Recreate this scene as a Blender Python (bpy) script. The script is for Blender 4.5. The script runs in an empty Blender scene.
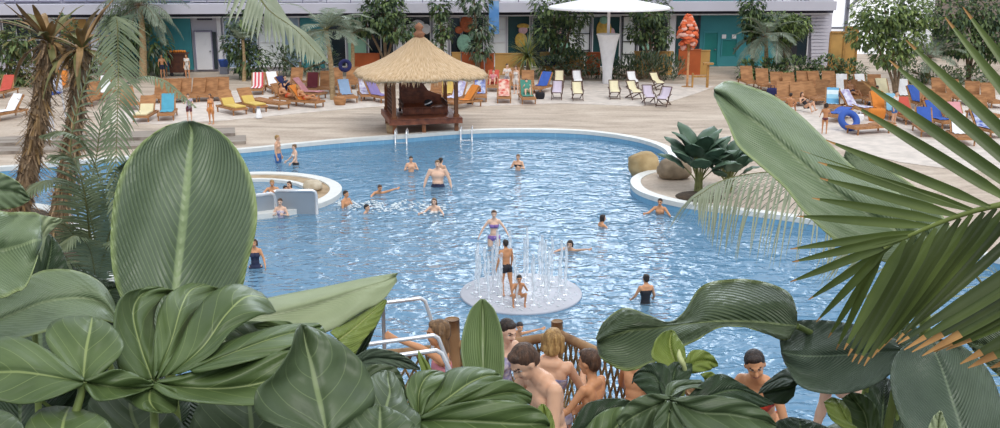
import bpy, bmesh, math, random
import numpy as np
from mathutils import Vector, Matrix, Quaternion
from mathutils import noise as mnoise
random.seed(7)
PI = math.pi
SC = bpy.context.scene
COL = SC.collection
# ------------------------------------------------------------ camera geometry
CAM = Vector((0, 0, 8.2)); TILT = math.radians(14.6); FPX = 1000.0
FW = Vector((0, math.cos(TILT), -math.sin(TILT)))
UP = Vector((0, math.sin(TILT), math.cos(TILT)))
RT = Vector((1, 0, 0))
def ray(px, py): return FW + RT * ((px - 500) / FPX) - UP * ((py - 214) / FPX)
def D(px, py, d): return CAM + ray(px, py) * d            # point at depth d
def G(px, py, z=0.0):                                      # point on the level z
    r = ray(px, py); return CAM + r * ((z - CAM.z) / r.z)
def GY(px, Y, z):                                          # point at distance Y and level z seen at column px
    dep = (Y - CAM.y) * math.cos(TILT) + (CAM.z - z) * math.sin(TILT)
    return Vector(((px - 500) / FPX * dep, Y, z))
def ZY(py, Y):                                             # height at distance Y seen at row py
    t = math.tan(TILT + math.atan((py - 214) / FPX)); return CAM.z - Y * t
def XY_(px, py, Y):                                        # point on the vertical plane at distance Y
    z = ZY(py, Y); p = GY(px, Y, z); return p
# ------------------------------------------------------------ materials
def lin(c):
    if isinstance(c, str):
        c = tuple(int(c[i:i + 2], 16) / 255 for i in (0, 2, 4))
    return tuple(x / 12.92 if x <= .04045 else ((x + .055) / 1.055) ** 2.4 for x in c[:3])
MATS = {}
class NT:
    def __init__(s, m): s.t = m.node_tree; s.n = s.t.nodes; s.l = s.t.links
    def add(s, k, **kw):
        x = s.n.new('ShaderNode' + k)
        for a, b in kw.items():
            if a.startswith('_'): x.inputs[a[1:].replace('_', ' ')].default_value = b
            else: setattr(x, a, b)
        return x
    def ln(s, a, b): s.l.new(a, b)
    def ramp(s, fac, stops):
        r = s.add('ValToRGB'); e = r.color_ramp.elements
        while len(e) < len(stops): e.new(.5)
        for i, (p, c) in enumerate(stops):
            e[i].position = p; e[i].color = (*c[:3], 1)
        s.ln(fac, r.inputs[0]); return r.outputs[0]
    def math(s, op, a, b=None, c=None):
        m = s.add('Math', operation=op)
        for i, v in enumerate((a, b, c)):
            if v is None: continue
            if isinstance(v, (int, float)): m.inputs[i].default_value = v
            else: s.ln(v, m.inputs[i])
        return m.outputs[0]
def newmat(name):
    m = bpy.data.materials.new(name); m.use_nodes = True; MATS[name] = m
    t = NT(m); b = t.n['Principled BSDF']
    return m, t, b
def M(name, col, rough=.6, var=.12, scale=6., bump=0., bscale=None, metal=0., spec=.5, stretch=None, col2=None, trans=0., detail=3):
    """plain surface with a procedural mottling between two tones"""
    if name in MATS: return MATS[name]
    m, t, b = newmat(name)
    c = lin(col); c2 = lin(col2) if col2 else tuple(x * (1 - var * 2) for x in c)
    c1 = c if col2 else tuple(min(1, x * (1 + var)) for x in c)
    tc = t.add('TexCoord'); mp = t.add('Mapping')
    t.ln(tc.outputs['Object'], mp.inputs[0])
    if stretch: mp.inputs['Scale'].default_value = stretch
    nz = t.add('TexNoise', _Scale=scale, _Detail=float(detail)); t.ln(mp.outputs[0], nz.inputs['Vector'])
    o = t.ramp(nz.outputs[0], [(.35, c2), (.65, c1)])
    t.ln(o, b.inputs['Base Color'])
    b.inputs['Roughness'].default_value = rough; b.inputs['Metallic'].default_value = metal
    b.inputs['Specular IOR Level'].default_value = spec
    if bump:
        n2 = t.add('TexNoise', _Scale=bscale or scale * 2, _Detail=3.); t.ln(mp.outputs[0], n2.inputs['Vector'])
        bp = t.add('Bump', _Strength=bump, _Distance=.02); t.ln(n2.outputs[0], bp.inputs['Height'])
        t.ln(bp.outputs[0], b.inputs['Normal'])
    if trans:
        tr = t.add('BsdfTranslucent'); mx = t.add('MixShader', _Fac=trans)
        t.ln(o, tr.inputs[0]); out = t.n['Material Output']
        t.ln(b.outputs[0], mx.inputs[1]); t.ln(tr.outputs[0], mx.inputs[2]); t.ln(mx.outputs[0], out.inputs[0])
    return m
def stripes(name, cols, period, axis='X', rough=.8, hard=True):
    """woven stripes across an object axis"""
    if name in MATS: return MATS[name]
    m, t, b = newmat(name)
    tc = t.add('TexCoord'); sp = t.add('SeparateXYZ'); t.ln(tc.outputs['Object'], sp.inputs[0])
    v = t.math('FRACT', t.math('DIVIDE', sp.outputs[axis], period))
    n = len(cols); r = t.add('ValToRGB'); r.color_ramp.interpolation = 'CONSTANT'; e = r.color_ramp.elements
    while len(e) < n: e.new(.5)
    for i, c in enumerate(cols): e[i].position = i / n; e[i].color = (*lin(c), 1)
    t.ln(v, r.inputs[0]); t.ln(r.outputs[0], b.inputs['Base Color']); b.inputs['Roughness'].default_value = rough
    return m
# ------------------------------------------------------------ mesh collector
class MB:
    def __init__(s): s.v = []; s.f = []; s.mi = []; s.uv = []; s.m = 0
    def add(s, vs, fs, uvs=None):
        o = len(s.v); s.v += [tuple(x) for x in vs]
        for k, f in enumerate(fs):
            s.f.append([o + i for i in f]); s.mi.append(s.m)
            s.uv += ([uvs[i] for i in f] if uvs else [(0, 0)] * len(f))
        return s
    def box(s, c, d, rot=None, taper=1.):
        c = Vector(c); vs = []
        for z in (-.5, .5):
            k = taper if z > 0 else 1
            for x, y in ((-.5, -.5), (.5, -.5), (.5, .5), (-.5, .5)):
                p = Vector((x * d[0] * k, y * d[1] * k, z * d[2]))
                if rot is not None: p = rot @ p
                vs.append(c + p)
        return s.add(vs, [(3, 2, 1, 0), (4, 5, 6, 7), (0, 1, 5, 4), (1, 2, 6, 5), (2, 3, 7, 6), (3, 0, 4, 7)])
    def bar(s, a, b, w, h, up=Vector((0, 0, 1))):
        """rectangular bar from a to b, width w (sideways), height h (along up)"""
        a = Vector(a); b = Vector(b); d = b - a; L = d.length; y = d.normalized()
        x = y.cross(up); x = x.normalized() if x.length > 1e-5 else Vector((1, 0, 0)); z = x.cross(y)
        R = Matrix((x, y, z)).transposed()
        return s.box((a + b) / 2, (w, L, h), R)
    def tube(s, pts, r, n=8, cap=True, closed=False):
        pts = [Vector(p) for p in pts]; N = len(pts)
        rs = r if isinstance(r, (list, tuple)) else [r] * N
        vs = []; fs = []; ref = None
        for i, p in enumerate(pts):
            if closed: t = pts[(i + 1) % N] - pts[i - 1]
            else: t = pts[min(i + 1, N - 1)] - pts[max(i - 1, 0)]
            t = t.normalized() if t.length > 1e-9 else Vector((0, 0, 1))
            if ref is None: ref = Vector((0, 0, 1)) if abs(t.z) < .9 else Vector((1, 0, 0))
            x = t.cross(ref)
            if x.length < 1e-4: x = t.cross(Vector((1, 0, 0)))
            x.normalize(); y = x.cross(t); ref = -y if False else ref
            for k in range(n):
                a = 2 * PI * k / n; vs.append(p + (x * math.cos(a) + y * math.sin(a)) * rs[i])
        for i in range(N if closed else N - 1):
            j = (i + 1) % N
            for k in range(n):
                k2 = (k + 1) % n; fs.append((i * n + k, i * n + k2, j * n + k2, j * n + k))
        if cap and not closed:
            fs.append(tuple(range(n - 1, -1, -1))[::-1]); fs.append(tuple((N - 1) * n + k for k in range(n))[::-1])
        return s.add(vs, fs)
    def lathe(s, prof, n=24, c=(0, 0, 0), sx=1., sy=1.):
        vs = []; fs = []; c = Vector(c)
        for r, z in prof:
            for k in range(n):
                a = 2 * PI * k / n; vs.append(c + Vector((r * sx * math.cos(a), r * sy * math.sin(a), z)))
        for i in range(len(prof) - 1):
            for k in range(n):
                k2 = (k + 1) % n; fs.append((i * n + k, i * n + k2, (i + 1) * n + k2, (i + 1) * n + k))
        return s.add(vs, fs)
    def ball(s, c, r, n=12, R=None):
        """ellipsoid, r is a number or three radii"""
        r = (r, r, r) if isinstance(r, (int, float)) else r; c = Vector(c); m = max(4, n // 2 + 1)
        vs = [c + (R @ Vector((0, 0, -r[2])) if R else Vector((0, 0, -r[2])))]; fs = []
        for i in range(1, m):
            p = -PI / 2 + PI * i / m
            for k in range(n):
                a = 2 * PI * k / n
                q = Vector((r[0] * math.cos(p) * math.cos(a), r[1] * math.cos(p) * math.sin(a), r[2] * math.sin(p)))
                vs.append(c + (R @ q if R else q))
        vs.append(c + (R @ Vector((0, 0, r[2])) if R else Vector((0, 0, r[2]))))
        for k in range(n): fs.append((0, 1 + (k + 1) % n, 1 + k))
        for i in range(m - 2):
            for k in range(n):
                a = 1 + i * n + k; b = 1 + i * n + (k + 1) % n; fs.append((a, b, b + n, a + n))
        t = len(vs) - 1; o = 1 + (m - 2) * n
        for k in range(n): fs.append((o + k, o + (k + 1) % n, t))
        return s.add(vs, fs)
    def capsule(s, a, b, ra, rb, n=12):
        """tapered limb segment with round ends"""
        a = Vector(a); b = Vector(b); d = b - a; L = d.length
        if L < 1e-6: return s.ball(a, max(ra, rb), n)
        q = d.to_track_quat('Z', 'Y').to_matrix(); prof = []
        for i in range(1, 5): p = -PI / 2 + PI / 2 * i / 4; prof.append((ra * math.cos(p), ra * math.sin(p)))
        for i in range(0, 4): p = PI / 2 * i / 4; prof.append((rb * math.cos(p), L + rb * math.sin(p)))
        vs = [a + q @ Vector((0, 0, -ra))]; fs = []
        for r, z in prof:
            for k in range(n):
                an = 2 * PI * k / n; vs.append(a + q @ Vector((r * math.cos(an), r * math.sin(an), z)))
        vs.append(a + q @ Vector((0, 0, L + rb)))
        for k in range(n): fs.append((0, 1 + (k + 1) % n, 1 + k))
        for i in range(len(prof) - 1):
            for k in range(n):
                p = 1 + i * n + k; r_ = 1 + i * n + (k + 1) % n; fs.append((p, r_, r_ + n, p + n))
        t = len(vs) - 1; o = 1 + (len(prof) - 1) * n
        for k in range(n): fs.append((o + k, o + (k + 1) % n, t))
        return s.add(vs, fs)
    def prism(s, poly, z0, z1, hole=None):
        """flat polygon extruded up (xy points)"""
        n = len(poly); vs = [(p[0], p[1], z0) for p in poly] + [(p[0], p[1], z1) for p in poly]
        fs = [tuple(range(n))[::-1], tuple(range(n, 2 * n))]
        for i in range(n): j = (i + 1) % n; fs.append((i, j, n + j, n + i))
        return s.add(vs, fs)
    def grid(s, P, uvf=None, flip=False):
        """P[i][j] points"""
        ni = len(P); nj = len(P[0]); vs = [p for row in P for p in row]; fs = []
        for i in range(ni - 1):
            for j in range(nj - 1):
                f = (i * nj + j, i * nj + j + 1, (i + 1) * nj + j + 1, (i + 1) * nj + j)
                fs.append(f[::-1] if flip else f)
        uv = [uvf(i / (ni - 1), j / (nj - 1)) for i in range(ni) for j in range(nj)] if uvf else None
        return s.add(vs, fs, uv)
    def mesh(s, name, mats, smooth=True):
        me = bpy.data.meshes.new(name); me.from_pydata(s.v, [], s.f)
        if not isinstance(mats, (list, tuple)): mats = [mats]
        for m in mats: me.materials.append(m)
        me.polygons.foreach_set('material_index', s.mi)
        if any(u != (0, 0) for u in s.uv):
            l = me.uv_layers.new(name='UVMap'); l.data.foreach_set('uv', [c for u in s.uv for c in u])
        me.polygons.foreach_set('use_smooth', [smooth] * len(s.f)); me.update()
        return me
    def build(s, name, mats, parent=None, smooth=False, loc=None, bevel=0, solid=0):
        me = s.mesh(name, mats, smooth); o = bpy.data.objects.new(name, me); COL.objects.link(o)
        if parent is not None: o.parent = parent
        if loc is not None: o.location = loc
        if bevel:
            b = o.modifiers.new('b', 'BEVEL'); b.width = bevel; b.segments = 2; b.limit_method = 'ANGLE'
        if solid:
            b = o.modifiers.new('s', 'SOLIDIFY'); b.thickness = solid; b.offset = 0
        return o
def tag(o, label=None, cat=None, group=None, kind=None):
    if label: o['label'] = label
    if cat: o['category'] = cat
    if group: o['group'] = group
    if kind: o['kind'] = kind
    return o
def thing(name, label, cat, loc=(0, 0, 0), rz=0, group=None, s=1.):
    o = bpy.data.objects.new(name, None); COL.objects.link(o); o.location = loc; o.rotation_euler = (0, 0, rz)
    o.scale = (s, s, s); o.empty_display_size = .2
    return tag(o, label, cat, group)
KIDS = {}
def kids(o): return [c for c in bpy.data.objects if c.parent == o]
def dup(o, loc=None, rz=None, label=None, group=None, mat=None, parent=None, ch=None, s=None):
    c = o.copy(); COL.objects.link(c)
    if parent is not None: c.parent = parent
    if loc is not None: c.location = loc
    if rz is not None: c.rotation_euler = (0, 0, rz)
    if label: c['label'] = label
    if group: c['group'] = group
    if s: c.scale = (s, s, s)
    for k in kids(o): dup(k, parent=c, mat=mat)
    if mat and o.data and o.data.materials:
        for i, mm in enumerate(o.data.materials):
            if mm.name in mat:
                c.material_slots[i].link = 'OBJECT'; c.material_slots[i].material = MATS[mat[mm.name]]
    return c
def cr(P, t):
    """Catmull-Rom through the control points, t in 0..1 (tuples of any length)"""
    n = len(P) - 1; x = min(max(t, 0), 1) * n; i = min(int(x), n - 1); u = x - i
    p0 = P[max(i - 1, 0)]; p1 = P[i]; p2 = P[i + 1]; p3 = P[min(i + 2, n)]
    if i == 0: p0 = [2 * a - b for a, b in zip(p1, p2)]
    if i + 2 > n: p3 = [2 * b - a for a, b in zip(p1, p2)]
    return [.5 * (2 * b + (c - a) * u + (2 * a - 5 * b + 4 * c - d) * u * u + (-a + 3 * b - 3 * c + d) * u ** 3) for a, b, c, d in zip(p0, p1, p2, p3)]
def crv(P, n): return [Vector(cr([tuple(p) for p in P], i / (n - 1))) for i in range(n)]
def struct(name, mb, mats, **k):
    o = mb.build(name, mats, **k); o['kind'] = 'structure'; return o
# ============================================================ materials of the place
M('paving', 'c4b3a3', .8, col2='a28f7f', scale=.9, stretch=(.35, 1.6, 1), bump=.25, bscale=7)
M('sand', 'd8cec6', .95, var=.07, scale=2.2, bump=.3, bscale=16)
M('rim_white', 'dfe0dd', .5, var=.03, scale=3)
M('stone_tan', 'b9a284', .85, col2='9b8466', scale=2.5, bump=.3)
M('boulder', 'c2aa80', .85, col2='a0865c', scale=1.6, bump=.5, bscale=7)
M('boulder_grey', 'a08e78', .85, col2='7d6d5a', scale=1.8, bump=.5, bscale=7)
M('concrete', 'a9a19a', .85, var=.08, scale=1.2)
M('soil', '4a3b2b', .95, var=.2, scale=7, bump=.4)
M('lilac', 'cdcbd8', .7, var=.03, scale=.4)
M('lilac_dark', '8f8ca3', .7, var=.04, scale=.4)
M('white_paint', 'ececf2', .6, var=.02, scale=1)
M('teal', '3d8f99', .6, var=.05, scale=.5)
M('teal_door', '1f7d7b', .5, var=.05, scale=1)
M('teal_deep', '1c4a4e', .35, var=.1, scale=.5)
M('mint', '9fcdb4', .6, var=.05, scale=.6)
M('night_glass', '20303a', .15, var=.2, scale=.4)
M('pale_glass', 'f4f8fc', .3, var=.06, scale=.35)
M('blue_glass', '9db2c8', .2, var=.1, scale=.3)
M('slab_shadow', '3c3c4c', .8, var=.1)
M('orange_panel', 'bd5d2c', .6, var=.08, scale=1)
M('ochre_panel', 'c79a58', .6, var=.08, scale=1)
M('art_orange', 'c26a45', .7, var=.1)
M('art_mint', '93c3ae', .7, var=.1)
M('art_pink', 'd8b0b8', .7, var=.1)
M('art_yellow', 'd2ac52', .7, var=.1)
M('banner_blue', '5b94d6', .6, col2='93bde8', scale=.8)
M('steel_grey', '7d7f8c', .5, var=.05, metal=.3)
M('black', '22222a', .6, var=.1)
def water_mat():
    m, t, b = newmat('water'); out = t.n['Material Output']; t.n.remove(b)
    tc = t.add('TexCoord'); mp = t.add('Mapping'); mp.inputs['Scale'].default_value = (.8, 1.2, 1)
    t.ln(tc.outputs['Object'], mp.inputs[0])
    n1 = t.add('TexNoise', _Scale=1.7, _Detail=2., _Roughness=.5, _Distortion=.9); t.ln(mp.outputs[0], n1.inputs['Vector'])
    n2 = t.add('TexNoise', _Scale=.45, _Detail=1., _Distortion=.4); t.ln(mp.outputs[0], n2.inputs['Vector'])
    n3 = t.add('TexNoise', _Scale=5., _Detail=1., _Distortion=.5); t.ln(mp.outputs[0], n3.inputs['Vector'])
    h = t.math('MULTIPLY_ADD', n2.outputs[0], .9, t.math('MULTIPLY_ADD', n3.outputs[0], .18, n1.outputs[0]))
    bp = t.add('Bump', _Strength=1., _Distance=.17); t.ln(h, bp.inputs['Height'])
    fr = t.add('Fresnel', _IOR=1.33); t.ln(bp.outputs[0], fr.inputs['Normal'])
    tr = t.add('BsdfTransparent'); tr.inputs[0].default_value = (.78, .9, .97, 1)
    df = t.add('BsdfDiffuse'); df.inputs[0].default_value = (*lin('7ba6c6'), 1)      # diffuse share clouds the water, standing in for light scattered inside it
    m0 = t.add('MixShader', _Fac=.62); t.ln(tr.outputs[0], m0.inputs[1]); t.ln(df.outputs[0], m0.inputs[2])
    gl = t.add('BsdfGlossy', _Roughness=.05); t.ln(bp.outputs[0], gl.inputs['Normal'])
    mx = t.add('MixShader'); t.ln(fr.outputs[0], mx.inputs[0])
    t.ln(m0.outputs[0], mx.inputs[1]); t.ln(gl.outputs[0], mx.inputs[2]); t.ln(mx.outputs[0], out.inputs[0])
water_mat()
def tile_mat():
    m, t, b = newmat('pool_tile'); tc = t.add('TexCoord')
    br = t.add('TexBrick', _Scale=3., _Mortar_Size=.012, offset=0.); t.ln(tc.outputs['Object'], br.inputs['Vector'])
    br.inputs['Color1'].default_value = (*lin('78aed0'), 1); br.inputs['Color2'].default_value = (*lin('72a8cb'), 1); br.inputs['Mortar'].default_value = (*lin('8dbdd6'), 1)
    br.inputs['Brick Width'].default_value = .6; br.inputs['Row Height'].default_value = .6
    t.ln(br.outputs['Color'], b.inputs['Base Color']); b.inputs['Roughness'].default_value = .5
tile_mat()
def swirl_paving():
    """beige paving with swept swirls of darker grit"""
    m, t, b = newmat('paving_swirl'); tc = t.add('TexCoord'); mp = t.add('Mapping'); t.ln(tc.outputs['Object'], mp.inputs[0])
    mp.inputs['Scale'].default_value = (.16, .55, 1)
    nz = t.add('TexNoise', _Scale=1., _Detail=5., _Roughness=.6, _Distortion=2.2); t.ln(mp.outputs[0], nz.inputs['Vector'])
    n2 = t.add('TexNoise', _Scale=9., _Detail=3.); t.ln(tc.outputs['Object'], n2.inputs['Vector'])
    o = t.ramp(t.math('MULTIPLY_ADD', n2.outputs[0], .25, t.math('MULTIPLY', nz.outputs[0], .8)), [(.35, lin('9e8f81')), (.5, lin('b9a898')), (.66, lin('cdbfb0'))])
    t.ln(o, b.inputs['Base Color']); b.inputs['Roughness'].default_value = .8
swirl_paving()
# ============================================================ pool
ZB = .3
EDGE = [(-150, 176), (-60, 172), (0, 168), (60, 163), (150, 156), (240, 150), (300, 144), (350, 139.5), (400, 136), (450, 132), (500, 130), (545, 130), (590, 132), (630, 137.5), (655, 144),
        (668, 151), (670, 158), (664, 165), (655, 170), (640, 175), (633, 181), (637, 189), (652, 196), (680, 203), (715, 208), (760, 213), (810, 220), (870, 231), (960, 250), (1060, 275), (1200, 330)]
EP = [G(x, y, ZB) for x, y in EDGE]
EC = crv(EP, 260)
far = [Vector((60, EC[-1].y, 0)), Vector((60, 84, 0)), Vector((-60, 84, 0)), Vector((-60, EC[0].y, 0))]
b = MB(); b.prism([(p.x, p.y) for p in EC] + [(p.x, p.y) for p in far], -1.3, ZB)
struct('floor', b, MATS['paving_swirl'])
def ribbon(curve, w, z0, z1, mat, name, side=1, closed=False, kind=True, parent=None):
    """a kerb of rectangular section along a curve"""
    n = len(curve); L = []; Rr = []
    for i, p in enumerate(curve):
        if closed: t = curve[(i + 1) % n] - curve[i - 1]
        else: t = curve[min(i + 1, n - 1)] - curve[max(i - 1, 0)]
        t.z = 0; t.normalize(); nn = Vector((-t.y, t.x, 0)) * side
        L.append(p - nn * w * .25); Rr.append(p + nn * w * .75)
    b = MB(); P = []
    for l, r in zip(L, Rr):
        P.append([(l.x, l.y, z0), (l.x, l.y, z1), (r.x, r.y, z1), (r.x, r.y, z0)])
    if closed: P.append(P[0])
    b.grid(P, flip=side < 0)
    if not closed:
        b.add(P[0], [(0, 1, 2, 3)]); b.add(P[-1], [(3, 2, 1, 0)])
    o = b.build(name, MATS[mat], parent)
    if kind: o['kind'] = 'structure'
    return o
ribbon(EC, .36, ZB - .12, ZB + .04, 'rim_white', 'trim_1')
ribbon([p for p in EC], .1, -1.25, ZB - .12, 'pool_tile', 'trim_2', side=-1)
# near left bank (planting ground at the left of the pool)
LB = [G(x, y, ZB) for x, y in [(-120, 196), (0, 203), (50, 208), (82, 228), (98, 252), (110, 275), (104, 300), (90, 340), (80, 428), (60, 560), (30, 760)]]
LC = crv(LB, 90)
b = MB(); b.prism([(p.x, p.y) for p in LC][::-1] + [(-60, LC[0].y), (-60, LC[-1].y)], -1.3, ZB)
struct('floor', b, MATS['soil'])
ribbon(LC, .4, ZB - .1, ZB + .04, 'rim_white', 'trim_3', side=-1)
b = MB(); b.box((0, 28, -1.15), (110, 60, .1)); struct('floor', b, MATS['pool_tile'])
b = MB(); b.add([(-55, 2, 0), (55, 2, 0), (55, 50, 0), (-55, 50, 0)], [(0, 1, 2, 3)])
tag(b.build('pool_water', MATS['water']), 'rippled blue water filling the curved pool', 'water', kind='stuff')
# sand areas
def sandpatch(px, name='sand', z=ZB + .03):
    b = MB(); b.prism([tuple(G(x, y, z))[:2] for x, y in px], ZB - .02, z); return b.build(name, MATS['sand'])
tag(sandpatch([(455, 92), (470, 84), (540, 80), (640, 82), (715, 86), (700, 92), (672, 101), (640, 106), (560, 103), (480, 106), (455, 104)]), 'pale sand under the deck chairs by the white parasol', 'sand', kind='stuff')
tag(sandpatch([(120, 108), (160, 98), (240, 90), (330, 88), (385, 92), (384, 106), (345, 109), (300, 113), (250, 118), (215, 121), (160, 124), (100, 122)]), 'pale sand under the loungers left of the thatched hut', 'sand', kind='stuff')
tag(sandpatch([(790, 104), (830, 96), (900, 92), (1040, 96), (1060, 170), (960, 170), (900, 162), (850, 150), (820, 136), (800, 118)]), 'pale sand between the crowded loungers at right', 'sand', kind='stuff')
# low terrace steps at the left edge of the pool
b = MB()
p0 = G(-20, 152, ZB); p1 = G(246, 141, ZB)
b.bar((p0.x, p0.y, ZB + .06), (p1.x, p1.y, ZB + .06), 1.6, .14)
b.bar((p0.x, p0.y + 1.3, ZB + .16), (p1.x - .8, p1.y + 1.3, ZB + .16), 1.6, .2)
struct('trim_4', b, M('deck_wood', 'a49a90', .8, col2='80746a', scale=1.5, stretch=(.3, 6, 1)))
# ============================================================ building at the back
FM = math.tan(.0957); FY0 = 71.3                      # the facade line: Y = FY0 + FM * X
def FPT(px, z=2.0, off=0.):
    k = (px - 500) / FPX; ct, st = math.cos(TILT), math.sin(TILT)
    X = k * ((FY0 - off) * ct + (CAM.z - z) * st) / (1 - k * FM * ct); return Vector((X, FY0 - off + FM * X, z))
def YB(px): return FPT(px).y
BR = Matrix.Rotation(math.atan(FM), 3, 'Z')
def fpanel(b, x0, x1, r0, r1, off=0., th=.12):
    """a panel in the facade plane between columns x0..x1 and rows r0..r1 of the view, off metres in front"""
    Y = FPT((x0 + x1) / 2, 2, off).y; z0 = ZY(r1, Y); z1 = ZY(r0, Y); z = (z0 + z1) / 2
    a = FPT(x0, z, off); c = FPT(x1, z, off)
    return b.box((a + c) / 2, ((c - a).length, th, z1 - z0), BR)
wall = MB(); fpanel(wall, -140, 832, -48, 74, -.25, .3); struct('wall_back', wall, MATS['lilac'])
b = MB(); fpanel(b, -140, 832, 3, 12.5, 1.0, 1.6); struct('trim_5', b, MATS['lilac'])          # balcony slab edge
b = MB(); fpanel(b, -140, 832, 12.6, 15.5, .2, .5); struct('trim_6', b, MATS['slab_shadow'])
b = MB(); fpanel(b, -140, 832, 16, 17.3, .9, .06); struct('trim_7', b, MATS['white_paint'])     # thin rail under the slab
b = MB(); fpanel(b, -140, 832, -1, .4, 1.0, .06); fpanel(b, -140, 832, -6, -5, 1.0, .06)
for x in range(-130, 830, 24): fpanel(b, x, x + 1, -6, 3, 1.0, .06)
struct('trim_8', b, MATS['lilac_dark'])
WN = [0]
def window(x0, x1, r0, r1, glass, frame='white_paint', mull=0, cross=0, off=0.):
    WN[0] += 1; b = MB(); fpanel(b, x0, x1, r0, r1, off, .06)
    o = b.build('window_%d' % WN[0], MATS[glass]); o['kind'] = 'structure'
    f = MB(); w = .9
    fpanel(f, x0, x0 + w, r0, r1, off + .06, .1); fpanel(f, x1 - w, x1, r0, r1, off + .06, .1)
    fpanel(f, x0, x1, r0, r0 + w, off + .06, .1); fpanel(f, x0, x1, r1 - w, r1, off + .06, .1)
    for k in range(mull): x = x0 + (x1 - x0) * (k + 1) / (mull + 1); fpanel(f, x - .4, x + .4, r0, r1, off + .07, .08)
    for k in range(cross): y = r0 + (r1 - r0) * (k + 1) / (cross + 1); fpanel(f, x0, x1, y - .4, y + .4, off + .07, .08)
    f.build('window_frame', MATS[frame], o); return o
TN = [8]
def trim(x0, x1, r0, r1, mat, off=.05, th=.15):
    TN[0] += 1; b = MB(); fpanel(b, x0, x1, r0, r1, off, th); return struct('trim_%d' % TN[0], b, MATS[mat])
DN = [0]
def door(x0, x1, r0, r1, mat, frame, notice=False):
    DN[0] += 1; b = MB(); fpanel(b, x0, x1, r0, r1, .08, .1); o = b.build('door_%d' % DN[0], MATS[mat]); o['kind'] = 'structure'
    f = MB(); fpanel(f, x0 - 1.2, x0, r0 - 1.2, r1, .1, .18); fpanel(f, x1, x1 + 1.2, r0 - 1.2, r1, .1, .18); fpanel(f, x0, x1, r0 - 1.4, r0, .1, .18)
    f.build('door_frame', MATS[frame], o)
    h = MB(); fpanel(h, x1 - 2.4, x1 - 1, (r0 + r1) / 2, (r0 + r1) / 2 + 1, .2, .12); h.build('door_handle', MATS['steel_grey'], o)
    if notice: h = MB(); fpanel(h, x0 + 5, x0 + 10, r0 + 7, r0 + 12, .15, .03); h.build('paper_notice', MATS['white_paint'], o)
    return o
# ground floor, from the left
window(-130, -60, 17, 62, 'blue_glass', mull=2); window(-58, 2, 17, 60, 'night_glass', mull=1); window(4, 44, 18, 62, 'night_glass', mull=2, cross=1)
window(45, 60, 19, 66, 'pale_glass', cross=2)
door(62, 89, 19, 69, 'ochre_panel', 'lilac_dark')
trim(91, 99, 14, 70, 'white_paint'); window(100, 118, 19, 68, 'blue_glass', cross=1)
trim(118, 192, 15, 70, 'teal'); door(196, 212, 32, 69.5, 'white_paint', 'lilac_dark', True); trim(212.5, 217, 32, 69, 'night_glass')
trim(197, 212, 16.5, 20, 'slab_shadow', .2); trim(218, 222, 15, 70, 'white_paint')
window(224, 258, 17, 68, 'blue_glass', mull=1, cross=1); window(259, 283, 17, 67, 'pale_glass', cross=1); window(284, 300, 17, 67, 'blue_glass')
trim(301, 324, 16, 68, 'teal'); window(326, 346, 17, 67, 'night_glass'); trim(348, 366, 16, 68, 'mint'); window(368, 394, 17, 67, 'night_glass', mull=1)
trim(396, 403, 13, 68, 'white_paint', .1); window(405, 431, 15, 67, 'night_glass', frame='white_paint'); window(433, 448, 17, 67, 'pale_glass', cross=3, mull=1)
window(450, 461, 17, 67, 'night_glass'); window(462, 484, 17, 67, 'night_glass'); window(486, 506, 17, 67, 'pale_glass', cross=3)
window(507, 530, 15, 67, 'teal_deep'); window(532, 567, 17, 67, 'night_glass', mull=1); window(568, 590, 17, 67, 'pale_glass', frame='black', mull=1, cross=2)
window(592, 620, 16, 67, 'teal_deep'); window(622, 636, 16, 67, 'pale_glass', frame='black', cross=3); window(638, 668, 16, 67, 'night_glass', mull=1)
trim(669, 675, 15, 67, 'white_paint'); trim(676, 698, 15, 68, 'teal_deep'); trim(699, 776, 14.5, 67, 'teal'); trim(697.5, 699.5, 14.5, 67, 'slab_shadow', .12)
door(704, 717, 33, 65, 'teal_door', 'teal'); door(722, 736, 40, 56, 'teal_door', 'teal')
window(777, 808, 17, 67, 'night_glass', mull=1); trim(790, 797, 16, 67, 'black', .06)
b = MB()
for k in range(15): fpanel(b, 811, 829, 15 + k * 3.5, 17.9 + k * 3.5, .25 + .02 * (k % 2), .12)
struct('trim_40', b, MATS['lilac'])
# upper floor
for x0, x1, g in [(-130, -70, 'pale_glass'), (-66, -4, 'blue_glass'), (2, 58, 'pale_glass'), (62, 118, 'blue_glass'), (192, 250, 'pale_glass'), (256, 318, 'pale_glass'), (322, 392, 'pale_glass'), (398, 470, 'pale_glass'), (500, 566, 'pale_glass'), (570, 640, 'blue_glass'), (762, 774, 'night_glass'), (778, 792, 'pale_glass'), (797, 812, 'night_glass')]:
    window(x0, x1, -44, 1.5, g, mull=3, off=.02)
trim(126, 188, -44, 1.5, 'teal', .02); trim(674, 758, -44, 1.5, 'teal', .02)
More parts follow.
